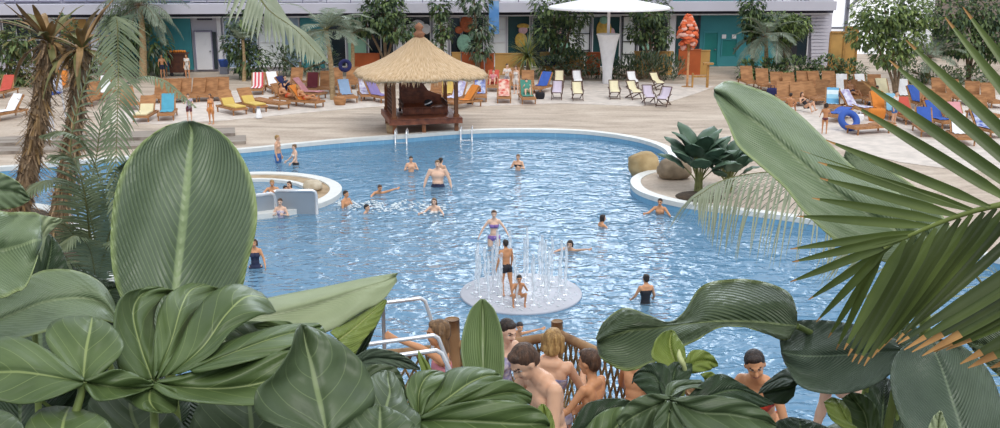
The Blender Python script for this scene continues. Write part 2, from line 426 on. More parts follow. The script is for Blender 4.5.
# murals on the glass: plain shapes
def mural(name, label, parts, cat='mural'):
    t = None
    for k, (kind, x, y, w, h, mat) in enumerate(parts):
        b = MB(); Y = YB(x) - .35; c = XY_(x, y, Y); c.z = ZY(y, Y); s = 1 / 13.9
        if kind == 'o': b.ball(c, (w * s / 2, .08, h * s / 2), 16)
        else: b.box(c, (w * s, .08, h * s), BR)
        if t is None: t = tag(b.build(name, MATS[mat], smooth=kind == 'o'), label, cat)
        else: o = b.build('shape', MATS[mat], t, smooth=kind == 'o')
mural('glass_mural', 'white cloud-shaped mural on the dark window above the thatched hut', [('o', 418, 26, 14, 12, 'white_paint'), ('o', 410, 29, 10, 10, 'white_paint'), ('o', 426, 29, 9, 10, 'white_paint'), ('o', 410, 36, 8, 8, 'art_mint')])
mural('glass_mural', 'orange and mint painted shape on the window right of the hut roof', [('o', 467, 24, 14, 16, 'art_orange'), ('o', 464, 43, 14, 17, 'art_mint'), ('o', 459, 30, 8, 7, 'art_orange'), ('o', 472, 36, 6, 8, 'art_mint')])
mural('glass_mural', 'yellow and pale painted shape on the teal window behind the spiky yucca', [('o', 523, 30, 9, 8, 'art_pink'), ('o', 523, 26, 12, 5, 'art_yellow'), ('o', 521, 40, 12, 14, 'art_yellow')])
mural('glass_mural', 'yellow and pale mural on the teal window beside the parasol pole', [('o', 604, 30, 15, 22, 'art_yellow'), ('o', 604, 21, 9, 10, 'art_mint'), ('o', 612, 34, 6, 12, 'art_pink')])
mural('glass_mural', 'tall pinkish painted shape on the glass right of the parasol', [('o', 651, 40, 8, 22, 'art_pink'), ('o', 651, 31, 7, 6, 'art_pink'), ('o', 646, 47, 8, 8, 'art_mint')])
mural('glass_mural', 'pink painted swirl on the dark glass left of the parasol', [('o', 558, 30, 8, 9, 'art_pink'), ('o', 562, 46, 16, 7, 'art_mint')])
b = MB(); fpanel(b, 489, 499, 1, 34, 1.9, .05); tag(b.build('hanging_banner', MATS['banner_blue']), 'tall blue banner hanging from the balcony edge', 'banner')
for i, (x, y) in enumerate([(724, 37), (734, 37)]):
    b = MB(); fpanel(b, x - 2, x + 2, y - 2.5, y + 1.5, .22, .05); tag(b.build('wall_sign', MATS['white_paint']), ['small pale sign, left of the pair on the teal wall', 'small pale sign, right of the pair on the teal wall'][i], 'sign')
# coloured partition behind the beach
def low_wall(x0, x1, r0, r1, mat, Y):
    b = MB(); a = GY(x0, Y, ZY(r1, Y)); c = GY(x1, Y, ZY(r1, Y)); z0 = max(ZB, ZY(r1, Y)); z1 = ZY(r0, Y)
    b.box(((a.x + c.x) / 2, Y, (ZB + z1) / 2), (c.x - a.x, .15, z1 - ZB)); b.box(((a.x + c.x) / 2, Y, z1 + .03), (c.x - a.x + .05, .22, .06)); return b
LWD = [(352, 380, 54, 'orange_panel', 'orange partition panel left of the thatched hut'), (452, 461, 53, 'ochre_panel', 'narrow ochre partition panel right of the hut roof'), (462, 484, 53, 'orange_panel', 'low orange partition panel between the hut and the yucca'),
       (485, 494, 54, 'orange_panel', 'deeper orange partition panel beside the cream post'), (495, 524, 54, 'ochre_panel', 'ochre partition panel under the yucca'), (540, 584, 53, 'ochre_panel', 'ochre partition panel under the murals'), (585, 600, 53, 'orange_panel', 'orange partition panel left of the white funnel'),
       (634, 672, 52, 'ochre_panel', 'ochre partition panel behind the hedge right of the funnel'), (678, 700, 50, 'orange_panel', 'orange partition panel beneath the orange lantern sculpture'), (700, 709, 51, 'ochre_panel', 'ochre box panel before the teal wall')]
for x0, x1, r, m_, l in LWD:
    tag(low_wall(x0, x1, r, 70, m_, 67.5).build('partition_panel', MATS[m_]), l, 'partition', 'coloured partition panels behind the beach')
# glazed backdrop right of the building, its glow added for the daylight outside
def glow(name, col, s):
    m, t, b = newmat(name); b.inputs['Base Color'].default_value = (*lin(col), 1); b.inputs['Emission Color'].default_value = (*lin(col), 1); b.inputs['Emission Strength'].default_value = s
glow('daylight_glow', 'f3f6fb', .55)
b = MB(); a = GY(836, 82, 0); b.box((a.x + 18, 82, 6), (38, .1, 16)); o = struct('window_60', b, MATS['daylight_glow'])
f = MB()
for k in range(9): f.box((a.x + .5 + k * 4.4, 81.8, 6), (.25, .3, 16))
for z in (2.4, 5.2, 7.6, 10): f.box((a.x + 18, 81.8, z), (38, .25, .16))
f.bar((a.x + .5, 81.5, 4), (a.x + 5, 81.5, 8.4), .2, .2); f.bar((a.x + 5, 81.5, 3), (a.x + 2.2, 81.5, .6), .2, .2)
f.build('window_frame', MATS['steel_grey'], o)
b = MB(); a = GY(930, 80, 0); b.box((a.x + 9, 80, 6), (18, .4, 12.5)); struct('wall_right', b, M('brown_wall', '8d8078', .8, var=.06, scale=.5))
for i, (x0, x1, r0, Y) in enumerate([(829, 843, 32, 66), (844, 856, 27, 68)]):
    b = MB(); p = GY(x0, Y, 2); q = GY(x1, Y, 2); z = ZY(r0, Y)
    b.box(((p.x + q.x) / 2, Y, (z + ZB) / 2), (q.x - p.x, .12, z - ZB))
    o = tag(b.build('wooden_screen', MATS['ochre_panel']), ['tall tan wooden screen beside the lilac end wall', 'tall tan wooden screen set back, nearer the round tree'][i], 'screen')
    f = MB(); f.box((p.x, Y - .08, (z + ZB) / 2), (.12, .12, z - ZB)); f.box((q.x, Y - .08, (z + ZB) / 2), (.12, .12, z - ZB)); f.box(((p.x + q.x) / 2, Y - .08, z), (q.x - p.x, .12, .12))
    f.build('frame', M('tan_wood', 'b5874a', .6), o)
# ============================================================ light
w = bpy.data.worlds.new('World'); SC.world = w; w.use_nodes = True
t = NT(w); bg = t.n['Background']
tc = t.add('TexCoord'); sp = t.add('SeparateXYZ'); t.ln(tc.outputs['Generated'], sp.inputs[0])
base = t.ramp(t.math('MULTIPLY_ADD', sp.outputs[2], .5, .5), [(.0, lin('70757a')), (.5, lin('b9c4cf')), (.62, lin('cfd9e4')), (1., lin('e9edf2'))])
# roof lights: noise patches added in a bright band, shaped for water glints
vx = t.add('Mapping'); t.ln(tc.outputs['Generated'], vx.inputs[0]); vx.inputs['Scale'].default_value = (5, 5, 10)
nz = t.add('TexNoise', _Scale=1.3, _Detail=1.); t.ln(vx.outputs[0], nz.inputs['Vector'])
pan = t.ramp(nz.outputs[0], [(.44, (.0, .0, .0)), (.56, (1, 1, 1))])
band = t.ramp(sp.outputs[2], [(.1, (0, 0, 0)), (.16, (1, 1, 1)), (.5, (1, 1, 1)), (.75, (.2, .2, .2))])
front = t.ramp(sp.outputs[1], [(.3, (.1, .1, .1)), (.6, (1, 1, 1))])
ctr = t.ramp(t.math('MULTIPLY_ADD', sp.outputs[0], .5, .5), [(.2, (.2, .2, .2)), (.44, (.25, .25, .25)), (.5, (1, 1, 1)), (.57, (1, 1, 1)), (.62, (.35, .35, .35)), (.8, (.35, .35, .35))])
f1 = t.math('MULTIPLY', t.math('MULTIPLY', t.math('MAXIMUM', t.math('MULTIPLY', pan, .6), t.math('MULTIPLY', ctr, ctr)), band), t.math('MULTIPLY', front, ctr))
f2 = t.math('MULTIPLY_ADD', f1, 8., .85)
mul = t.add('VectorMath', operation='SCALE'); t.ln(base, mul.inputs[0]); t.ln(f2, mul.inputs['Scale'])
t.ln(mul.outputs[0], bg.inputs[0]); bg.inputs[1].default_value = .95
sun = bpy.data.lights.new('sun', 'SUN'); sun.energy = 1.5; sun.angle = math.radians(35); sun.color = (1, .97, .92)
so = bpy.data.objects.new('sun', sun); COL.objects.link(so); so.rotation_euler = (math.radians(32), math.radians(14), 0)
cam = bpy.data.cameras.new('camera'); co = bpy.data.objects.new('camera', cam); COL.objects.link(co)
cam.sensor_width = 36; cam.lens = 36 * FPX / 1000; cam.clip_start = .05; cam.clip_end = 300
co.location = CAM; co.rotation_euler = (PI / 2 - TILT, 0, 0); SC.camera = co
SC.view_settings.view_transform = 'Standard'; SC.view_settings.look = 'None'; SC.view_settings.gamma = 1; SC.view_settings.exposure = .12; SC.view_settings.use_curve_mapping = False
# ============================================================ loungers and deck chairs
M('rattan', 'bd8a5c', .7, col2='9c6d45', scale=2.5, stretch=(1, 3, 3))
M('dark_wood', '5c3422', .55, col2='44241a', scale=4, stretch=(1, 6, 1))
M('red_wood', '9a5a3e', .5, col2='6f3c2b', scale=4, bump=.3)
M('tan_wood', 'b5874a', .6)
for n_, c_ in dict(cushion_yellow='dcbf6a', cushion_cream='e8dcb4', cloth_white='f7f7fa', cloth_cream='f0e6c2', cloth_lilac='d2c6d8', cloth_blue='3f63b8', cloth_navy='2b2f63', cloth_sky='8fc2dc', cloth_red='cc5a4c',
                   cloth_pink='e0a0a6', cloth_green='4e8f80', cloth_orange='e08a3a', cloth_jeans='93aed0', cloth_black='25252c', cloth_purple='8d7fb5', cloth_maroon='74303a', cloth_teal='5aa9c4').items():
    M(n_, c_, .9, var=.03, scale=3)
M('cloth_blue_pattern', '4a5fb0', .9, col2='c8cfe6', scale=5, detail=1)
M('cloth_red_pattern', 'd0564a', .9, col2='f0d0c0', scale=5, detail=1)
M('cloth_lilac_pattern', 'a9a0cc', .9, col2='dfe0f0', scale=5, detail=1)
stripes('cloth_red_stripe', ['d8505c', 'f0e4e4'], .2, 'X')
stripes('cloth_blue_stripe', ['7fb6e0', 'eef2f6'], .3, 'Y')
stripes('cloth_sky_stripe', ['9fd0e6', 'dfeef4', '6fb0d8'], .6, 'Z')
def lounger_proto(back=.98, ang=62, cushion=None, w=.74):
    """origin under the middle; head at +Y, foot at -Y"""
    r = thing('sun_lounger', 'x', 'sun lounger')
    f = MB()
    for sx in (-1, 1): f.box((sx * w / 2, 0, .3), (.05, 1.95, .09))
    f.box((0, -.97, .3), (w, .05, .09)); f.box((0, .97, .3), (w, .05, .09)); f.build('frame', MATS['rattan'], r)
    s = MB(); s.box((0, -.35, .34), (w - .06, 1.2, .035))
    for k in range(9): s.box((0, -.88 + k * .13, .362), (w - .08, .07, .012))
    s.build('seat', MATS['rattan'], r)
    for sx in (-1, 1):
        for sy in (-.85, .85):
            l = MB(); l.box((sx * (w / 2 - .02), sy, .135), (.055, .055, .27), taper=1.1); l.build('leg', MATS['rattan'], r)
    a = math.radians(ang); d = Vector((0, math.cos(a), math.sin(a))); n = Vector((0, -math.sin(a), math.cos(a))); o = Vector((0, .25, .36))
    b = MB(); R = Matrix((Vector((1, 0, 0)), d, n)).transposed()
    b.box(o + d * back / 2, (w - .02, back, .035), R)
    for k in range(7): b.box(o + d * (.08 + k * (back - .1) / 6.5) + n * .02, (w - .1, .06, .012), R)
    b.box(o + d * back, (w, .05, .06), R)
    for sx in (-1, 1): b.box(o + d * back / 2 + Vector((sx * (w / 2 - .02), 0, 0)), (.045, back, .055), R)
    bk = b.build('backrest', MATS['rattan'], r)
    if ang > 20:
        p = MB(); p.bar(o + d * back * .55, (0, .8, .3), .04, .03); p.build('prop', MATS['rattan'], bk)
    if cushion:
        c = MB(); c.box((0, -.35, .41), (w - .1, 1.2, .09)); c.box(o + d * back * .25 + n * .06, (w - .1, back * .45, .08), R)
        c.build('cushion', MATS[cushion], r, bevel=.025)
    return r
def towel_mesh(back=.98, ang=62, w=.6, foot=-.75, top=1.0, over=.25, lift=.0):
    a = math.radians(ang); d = Vector((0, math.cos(a), math.sin(a))); n = Vector((0, -math.sin(a), math.cos(a))); o = Vector((0, .25, .40))
    pts = []
    for k in range(7): pts.append(Vector((0, foot + (0.2 - foot) * k / 6, .40 + lift)))
    for k in range(1, 8): pts.append(o + d * (back * top * k / 7) + n * (.035 + lift))
    if top >= 1:
        for k in range(1, 4): pts.append(o + d * (back + .04) - n * .05 - Vector((0, -.02, over * k / 3)))
    P = [[p + Vector((x * w, .012 * math.sin(x * 9 + i), .012 * math.sin(x * 14 + i * .9))) for x in (-.5, -.3, -.1, .1, .3, .5)] for i, p in enumerate(pts)]
    b = MB(); b.grid(P); return b
LOUNGE = {}
def lg(kind):
    if kind not in LOUNGE:
        k = {'tall': dict(back=.86, ang=64), 'mid': dict(back=.9, ang=50), 'flat': dict(back=.95, ang=4), 'yellow': dict(back=.9, ang=52, cushion='cushion_yellow'), 'cream': dict(back=.9, ang=52, cushion='cushion_cream')}[kind]
        LOUNGE[kind] = [lounger_proto(**k), k, False]
    return LOUNGE[kind]
def put_lounger(kind, px, py, rz, label, group='sun loungers on the beach', towel=None, tl=None, z=ZB + .03):
    L = lg(kind); p = G(px, py, z); rz = math.radians(rz)
    if not L[2]: o = L[0]; L[2] = True; o.location = p; o.rotation_euler = (0, 0, rz); o['label'] = label; o['group'] = group
    else: o = dup(L[0], p, rz, label, group)
    if towel:
        k = L[1]; key = 'towel_' + kind + towel
        b = towel_mesh(k['back'], k['ang'], foot=random.choice([-.85, -.6, -.2]), top=1.0, over=random.choice([.15, .35]), lift=.06 if k.get('cushion') else 0)
        t = b.build('towel', MATS[towel], solid=.012); t.location = p; t.rotation_euler = (0, 0, rz)
        tag(t, tl, 'towel', 'towels on the loungers')
    return o
# left beach
put_lounger('yellow', 232, 113, 42, 'brown wicker lounger with yellow cushion, left one of the yellow pair')
put_lounger('yellow', 252, 110.5, 42, 'brown wicker lounger with yellow cushion, right one of the yellow pair')
put_lounger('flat', 272, 108, 58, 'brown wicker lounger lying flat beside the yellow-cushioned pair')
put_lounger('cream', 146, 120, 4, 'wicker lounger with cream mattress seen end on behind the palm fronds', z=ZB)
put_lounger('mid', 168, 118, 12, 'wicker lounger under a light blue towel near the standing children', towel='cloth_teal', tl='light blue towel on the lounger beside the cream one')
for px, py, l in [(160, 101, 'leftmost lounger back in the row under the white door'), (172, 101, 'second lounger back from the left under the teal wall'), (184, 100.5, 'upright wicker lounger before the teal wall, third in its row'),
                  (197, 100, 'upright wicker lounger directly below the white door'), (210, 99.5, 'upright wicker lounger right of the white door'), (222, 99, 'upright wicker lounger at the right end of the row left of the small palm')]:
    put_lounger('tall', px, py, random.uniform(-8, 8), l)
put_lounger('mid', 258, 93, 8, 'lounger carrying a red and white striped towel', towel='cloth_red_stripe', tl='red and white striped towel over a lounger back')
put_lounger('mid', 275, 92, 25, 'lounger with a white towel behind the sunbathers', towel='cloth_white', tl='plain white towel hung on a lounger behind the sunbathers')
put_lounger('mid', 288, 104, 62, 'wicker lounger on which the tanned sunbather lies')
put_lounger('mid', 291, 96.5, 60, 'wicker lounger under the reader in jeans', towel='cloth_navy', tl='navy towel under the reader in jeans')
put_lounger('mid', 309, 98, 70, 'wicker lounger behind the tanned sunbather, with pink towel', towel='cloth_pink', tl='pink and white towel on a lounger left of the leaning palm')
put_lounger('mid', 306, 106.5, 66, 'brown wicker lounger just right of the tanned sunbather', towel='cloth_orange', tl='orange towel on the lounger under the stretched-out bather')
for px, py, l in [(295, 88, 'upright wicker lounger left of the maroon-towelled one'), (326, 92, 'tall wicker lounger back left of the leaning palm trunk'), (337, 88, 'tall wicker lounger back just right of the leaning palm trunk')]:
    put_lounger('tall', px, py, random.uniform(-10, 10), l)
put_lounger('tall', 312, 94, 0, 'upright wicker lounger topped with a maroon towel', towel='cloth_maroon', tl='maroon towel on top of an upright lounger')
put_lounger('mid', 347, 101, 22, 'lounger with sky blue towel left of the hut', towel='cloth_jeans', tl='sky blue towel on the lounger nearest the wicker basket')
put_lounger('mid', 366, 99, 14, 'lounger with lilac patterned towel left of the hut', towel='cloth_lilac_pattern', tl='lilac patterned towel left of the thatched hut')
put_lounger('mid', 378, 101, 40, 'lounger half hidden by the hut eave with purple towel', towel='cloth_purple', tl='purple towel beside the left hut post')
put_lounger('tall', 352, 87, 0, 'upright wicker lounger behind the sky blue towel'); put_lounger('tall', 372, 86, 0, 'upright wicker lounger under the left hut eave')
# right of the hut
put_lounger('tall', 448, 99, 4, 'lounger with yellow towel seen through the hut posts', towel='cushion_yellow', tl='yellow towel seen through the hut posts')
put_lounger('tall', 437, 96, 0, 'wicker lounger seen behind the back post of the hut')
put_lounger('mid', 456, 103, -20, 'lounger with lilac patterned towel behind the right hut post', towel='cloth_lilac_pattern', tl='lilac patterned towel behind the right hut post')
put_lounger('mid', 464, 107, -50, 'lounger with orange towel beside the right hut post', towel='cloth_orange', tl='orange towel just right of the hut')
put_lounger('mid', 480, 100, 0, 'lounger covered by a blue patterned towel', towel='cloth_blue_pattern', tl='blue patterned towel covering a whole lounger')
put_lounger('mid', 504, 101, 0, 'lounger covered by a red patterned towel', towel='cloth_red_pattern', tl='red patterned towel covering a whole lounger')
put_lounger('mid', 527, 102, 5, 'lounger with green towel under the pair of bare legs', towel='cloth_green', tl='green towel at the end of the towelled row')
put_lounger('mid', 493, 90, -5, 'lounger with pink and red towel set behind the row', towel='cloth_red', tl='coral red towel behind the blue patterned one')
put_lounger('tall', 528, 91, 0, 'upright wicker lounger behind the green towel')
put_lounger('tall', 514, 88, 0, 'upright wicker lounger between the seated pair and the yucca')
put_lounger('mid', 541, 92, -28, 'lounger with blue towel leaning left of the deck chairs', towel='cloth_blue', tl='blue towel with pale centre left of the deck chairs')
# deck chairs
def deck_chair(mat):
    r = thing('deck_chair', 'x', 'deck chair'); w = .56
    A = [(-.55, .03), (.42, .98)]; B = [(.5, .03), (-.5, .42)]       # (y, z)
    f = MB()
    for sx in (-1, 1): f.bar((sx * w / 2, A[0][0], A[0][1]), (sx * w / 2, A[1][0], A[1][1]), .035, .05)
    f.bar((-w / 2, A[1][0], A[1][1]), (w / 2, A[1][0], A[1][1]), .04, .04); f.bar((-w / 2, A[0][0] + .06, A[0][1] + .05), (w / 2, A[0][0] + .06, A[0][1] + .05), .03, .03)
    f.build('back_frame', MATS['dark_wood'], r)
    f = MB()
    for sx in (-1, 1): f.bar((sx * (w / 2 - .05), B[0][0], B[0][1]), (sx * (w / 2 - .05), B[1][0], B[1][1]), .035, .05)
    f.bar((-w / 2 + .05, B[1][0], B[1][1]), (w / 2 - .05, B[1][0], B[1][1]), .04, .04); f.bar((-w / 2 + .05, B[0][0], B[0][1]), (w / 2 - .05, B[0][0], B[0][1]), .03, .03)
    f.build('seat_frame', MATS['dark_wood'], r)
    for sx in (-1, 1):
        f = MB(); f.bar((sx * (w / 2 + .04), -.4, .55), (sx * (w / 2 + .04), .22, .62), .05, .025); f.bar((sx * (w / 2 + .04), -.38, .55), (sx * (w / 2 + .02), -.2, .3), .03, .03); f.build('armrest', MATS['dark_wood'], r)
    s = MB(); P = []
    for i in range(13):
        u = i / 12; y = .44 - .96 * u; z = 1.0 - .56 * u - .17 * math.sin(PI * u) - .07 * math.sin(2 * PI * u)
        P.append([(x * (w - .06), y, z - .03 * (1 - 4 * x * x) * math.sin(PI * u)) for x in (-.5, -.25, 0, .25, .5)])
    s.grid(P); s.build('sling', MATS[mat], r, smooth=True, solid=.01)
    return r
dc = deck_chair('cloth_cream'); first = [True]
for px, py, rz, m_, l in [(559, 87, -4, 'cloth_cream', 'cream deck chair, back row, next to the blue towelled lounger'), (577, 87, 3, 'cloth_white', 'white deck chair in the back row left of the white funnel'), (557, 99, -6, 'cloth_lilac', 'lilac deck chair in the front row left of the white funnel'),
                          (577, 100, 2, 'cloth_cream', 'cream deck chair in front, directly below the white one'), (614, 98.5, 0, 'cloth_cream', 'cream deck chair directly beside the foot of the white funnel'), (632, 88, 8, 'cloth_white', 'white deck chair, back row, right of the funnel'),
                          (633, 99, 18, 'cloth_cream', 'yellowish deck chair in front of the white one right of the funnel'), (656, 89.5, 22, 'cloth_cream', 'turned cream deck chair at the right end of the back row'), (648, 104, 4, 'cloth_lilac', 'pale lilac deck chair, second from the right in front'),
                          (664, 106, -26, 'cloth_lilac', 'lilac deck chair turned aside, rightmost and nearest the pool')]:
    p = G(px, py, ZB + .03)
    if first[0]: o = dc; first[0] = False; o.location = p; o.rotation_euler = (0, 0, math.radians(rz)); o['label'] = l; o['group'] = 'folding deck chairs by the parasol'
    else: o = dup(dc, p, math.radians(rz), l, 'folding deck chairs by the parasol', mat={'cloth_cream': m_} if m_ != 'cloth_cream' else None)
# right beach: crowded rows
RX = [(748, 86, 'first upright lounger at the left end of the right-hand rows'), (763, 89, 'second upright lounger from the left in the right-hand rows'), (778, 93, 'upright lounger above the tip of the large hanging leaf'), (791, 94, 'upright lounger in the right rows, above the bather with dark hair'),
      (804, 92, 'upright lounger in the right rows behind the seated pair'), (817, 92, 'upright lounger in the right rows, second left of the white towels'), (829, 92, 'upright lounger just left of the white towels'), (784, 103, 'lounger directly behind the dark-haired bather at right'),
      (797, 104, 'lounger between the two seated bathers at right'), (812, 103, 'lounger behind the bather with raised knees'), (822, 101, 'lounger left of the sky striped towel'), (852, 101, 'lounger below the two white towels'), (866, 103, 'lounger right of the two white towels'),
      (875, 96, 'upright lounger behind the black bag'), (940, 100, 'upright lounger between palm leaflets, left one'), (955, 102, 'upright lounger between palm leaflets, middle one'), (972, 104, 'upright lounger between palm leaflets at far right'), (990, 106, 'upright lounger at the right picture edge'),
      (928, 112, 'lounger right of the blue towel among the leaflets'), (945, 118, 'low lounger half hidden by the palm leaflets'), (985, 120, 'low lounger near the right edge behind the leaflets')]
for x, y, l in RX: put_lounger('tall' if y < 100 or x > 930 else 'mid', x, y, random.uniform(-18, 18), l, 'loungers in the crowded rows at right')
for kind, x, y, rz, l, tw, tl in [('tall', 842, 96, -6, 'lounger under the left white towel', 'cloth_white', 'left one of the two big white towels'), ('tall', 863, 96, 12, 'lounger under the right white towel', 'cloth_white', 'right one of the two big white towels, beside the tree trunk'),
        ('mid', 832, 111, -15, 'lounger under the sky striped towel', 'cloth_sky_stripe', 'sky blue striped towel above the swim ring'), ('flat', 838, 120, -35, 'flat lounger spread with a royal blue towel', 'cloth_blue', 'royal blue towel spread above the swim ring'),
        ('mid', 884, 100, 0, 'lounger behind the orange bag', 'cloth_cream', 'cream towel left of the trunk behind the orange bag'), ('tall', 904, 102, 0, 'lounger with white towel right of the round tree trunk', 'cloth_white', 'white towel right of the round tree trunk'),
        ('mid', 919, 108, 10, 'lounger under a bright blue towel between leaflets', 'cloth_blue', 'bright blue towel between the upper palm leaflets'), ('mid', 880, 115, 0, 'lounger by the orange bag with orange towel', 'cloth_orange', 'orange towel on the sand among the right rows'),
        ('mid', 893, 118, -10, 'lounger with pale blue towel right of the orange one', 'cloth_sky', 'pale blue towel right of the orange towel'), ('flat', 868, 133, -70, 'lone brown wicker lounger on bare sand at the front right', None, None), ('mid', 855, 113, 30, 'lounger amid belongings right of the sky striped towel', 'cloth_lilac_pattern', 'lilac patterned towel among belongings at right'),
        ('mid', 906, 122, 0, 'lounger with red towel under the leaflets', 'cloth_red', 'red towel under the palm leaflets'), ('mid', 938, 126, 10, 'lounger with blue towel low among the leaflets', 'cloth_blue', 'blue towel low between the palm leaflets'),
        ('mid', 925, 134, -10, 'lounger with blue towel nearest the pool', 'cloth_blue', 'blue towel nearest the pool between leaflets'), ('mid', 985, 135, 10, 'lounger with blue patterned towel at the right edge', 'cloth_blue_pattern', 'blue patterned towel at the right edge'),
        ('mid', 958, 128, 0, 'lounger with pink towel among the leaflets', 'cloth_pink', 'pink towel between leaflets near the right edge'), ('mid', 960, 142, -10, 'lounger with white towel near the right edge', 'cloth_white', 'white towel near the right edge, lowest one')]:
    put_lounger(kind, x, y, rz, l, 'loungers in the crowded rows at right', tw, tl)
# left edge behind the dry palms
for kind, x, y, rz, l, tw, tl in [('tall', 92, 104, 0, 'upright lounger right of the dry trunks', None, None), ('mid', 8, 118, -20, 'lounger with white towel at the left picture edge', 'cloth_white', 'white towel at the left picture edge'), ('tall', 60, 92, 0, 'lounger between the dry trunks with orange towel', 'cloth_orange', 'orange towel between the two dry trunks'),
        ('mid', 5, 96, 0, 'lounger with red towel at the far left', 'cloth_red', 'red towel at the far left edge'), ('mid', 130, 108, 30, 'lounger behind the hanging palm frond at left', None, None), ('tall', 104, 98, 0, 'upright lounger left of the hanging palm frond', 'cloth_white', 'white towel left of the hanging palm frond')]:
    put_lounger(kind, x, y, rz, l, 'loungers at the left edge', tw, tl)
# swim rings and bags
def ring(px, py, R, r, mat, label, rx=.5, rz=0, z=.5):
    b = MB(); pts = [(R * math.cos(2 * PI * k / 24), R * math.sin(2 * PI * k / 24), 0) for k in range(24)]; b.tube(pts, r, 10, closed=True)
    o = b.build('swim_ring', MATS[mat], smooth=True); p = G(px, py, ZB); o.location = (p.x, p.y, ZB + z); o.rotation_euler = (rx, 0, rz); return tag(o, label, 'swim ring')
ring(848, 131, .38, .15, 'cloth_blue', 'blue inflatable swim ring leaning on the sand at right', 1.0, .2, .5)
ring(548, 76, .5, .17, 'cloth_navy', 'dark inflatable ring resting behind the cream deck chair', .25, 0, 1.0)
ring(346, 91, .28, .12, 'cloth_navy', 'navy swim ring on the back of the sky blue towelled lounger', 1.2, 0, 1.5)
def bag(px, py, s, mat, label, tilt=0):
    t = thing('beach_bag', label, 'bag', G(px, py, ZB + .03), tilt)
    b = MB(); P = []
    for i in range(6):
        z = i / 5; k = .85 + .25 * math.sin(PI * z * .8); P.append((s * k * .5, z * s * .75))
    b.lathe([(0.001, 0)] + P + [(s * .3, s * .77), (.001, s * .7)], 14, sy=.55); b.build('body', MATS[mat], t, smooth=True)
    h = MB(); h.tube([(-.2 * s, 0, .72 * s), (-.15 * s, 0, 1.0 * s), (.15 * s, 0, 1.0 * s), (.2 * s, 0, .72 * s)], .02, 6); h.build('handle', MATS[mat], t)
bag(340, 105, .62, 'rattan', 'round wicker basket at the foot of the leaning palm')
bag(772, 96, .6, 'cloth_navy', 'navy bag with white top above the large hanging leaf'); bag(873, 111, .6, 'cloth_black', 'black bag on the sand near the right white towel')
bag(876, 121, .8, 'cloth_orange', 'bright orange beach bag left of the pale blue towel'); bag(858, 122, .5, 'cloth_white', 'white bag between the swim ring and the lone lounger'); bag(540, 99, .5, 'cloth_black', 'black bag right of the green towel'); bag(470, 104, .4, 'cloth_black', 'small black bag beside the hut post')
# small white cones (sand markers / ashtrays)
for px, py, l in [(259, 118, 'white cone-shaped ashtray standing before the yellow lounger pair')]:
    t = thing('ashtray_stand', l, 'ashtray', G(px, py, ZB + .02)); b = MB(); b.lathe([(.001, 0), (.17, 0), (.16, .04), (.07, .5), (.001, .5)], 16); b.build('cone', MATS['cloth_white'], t, smooth=True)
    b = MB(); b.lathe([(.001, .5), (.09, .5), (.1, .56), (.07, .53), (.001, .53)], 16); b.build('bowl', MATS['steel_grey'], t, smooth=True)
# white slatted lifeguard ladder behind the dry trunks
t = thing('ladder_chair', 'white ladder-sided high chair between the two dry trunks', 'high chair', G(43, 146, ZB), math.radians(-6))
b = MB(); H = 2.7
for sx in (-.34, .34): b.tube([(sx, 0, 0), (sx * .85, .55, H)], .055, 8)
b.build('side_rail', MATS['white_paint'], t)
for k in range(7): u = (k + .6) / 7.3; r_ = MB(); r_.box((0, .55 * u, H * u), (.66, .12, .08)); r_.build('rung', MATS['white_paint'], t)
b = MB(); b.box((0, 1.0, H * .78), (.7, .8, .05)); b.build('seat', MATS['cloth_blue'], t)
b = MB(); b.box((0, 1.4, H * .78 + .4), (.7, .05, .75)); b.build('backrest', MATS['white_paint'], t)
for sx in (-.32, .32): b = MB(); b.tube([(sx, 1.6, 0), (sx, 1.35, H * .78)], .035, 8); b.build('leg', MATS['white_paint'], t)
# ============================================================ thatched hut
def thatch_mat():
    m, t, b = newmat('thatch'); uv = t.add('UVMap'); mp = t.add('Mapping'); mp.inputs['Scale'].default_value = (90, 5, 1); t.ln(uv.outputs[0], mp.inputs[0])
    n = t.add('TexNoise', _Scale=1., _Detail=4.); t.ln(mp.outputs[0], n.inputs['Vector'])
    o = t.ramp(n.outputs[0], [(.3, lin('ad8f6c')), (.5, lin('cfb18c')), (.7, lin('e0c9ab'))]); t.ln(o, b.inputs['Base Color']); b.inputs['Roughness'].default_value = .95
    bp = t.add('Bump', _Strength=.8, _Distance=.06); t.ln(n.outputs[0], bp.inputs['Height']); t.ln(bp.outputs[0], b.inputs['Normal'])
thatch_mat()
HC = G(421, 127.5, ZB); hut = thing('thatched_hut', 'open wooden hut with a shaggy straw roof at the pool edge', 'hut', HC, math.radians(13))
def hutxy(x, y, z): return Vector((x, y, z))
PW, PD = 1.42, 1.45
b = MB(); b.box((0, 0, .62), (PW * 2 + .5, PD * 2 + .5, .1))
for k in range(12): b.box((0, -PD - .17 + k * .29, .68), (PW * 2 + .46, .26, .03))
b.box((0, -PD - .2, .5), (PW * 2 + .5, .08, .16)); b.box((0, PD + .2, .5), (PW * 2 + .5, .08, .16)); b.box((-PW - .2, 0, .5), (.08, PD * 2 + .4, .16)); b.box((PW + .2, 0, .5), (.08, PD * 2 + .4, .16))
b.build('platform', MATS['red_wood'], hut, bevel=.01)
for sx in (-1, 1):
    for sy in (-1, 1):
        p = MB(); p.box((sx * PW, sy * PD, 1.3), (.17, .17, 2.6)); p.box((sx * PW, sy * PD, .75), (.24, .24, .14)); p.box((sx * PW, sy * PD, 2.3), (.22, .22, .1)); p.build('post', M('hut_wood', '94603c', .6, col2='764628', scale=4, stretch=(4, 4, .6)), hut, bevel=.012)
for x in (-.1, ): p = MB(); p.box((x, -PD - .1, .26), (.16, .16, .5)); p.build('foot', MATS['hut_wood'], hut)
p = MB()
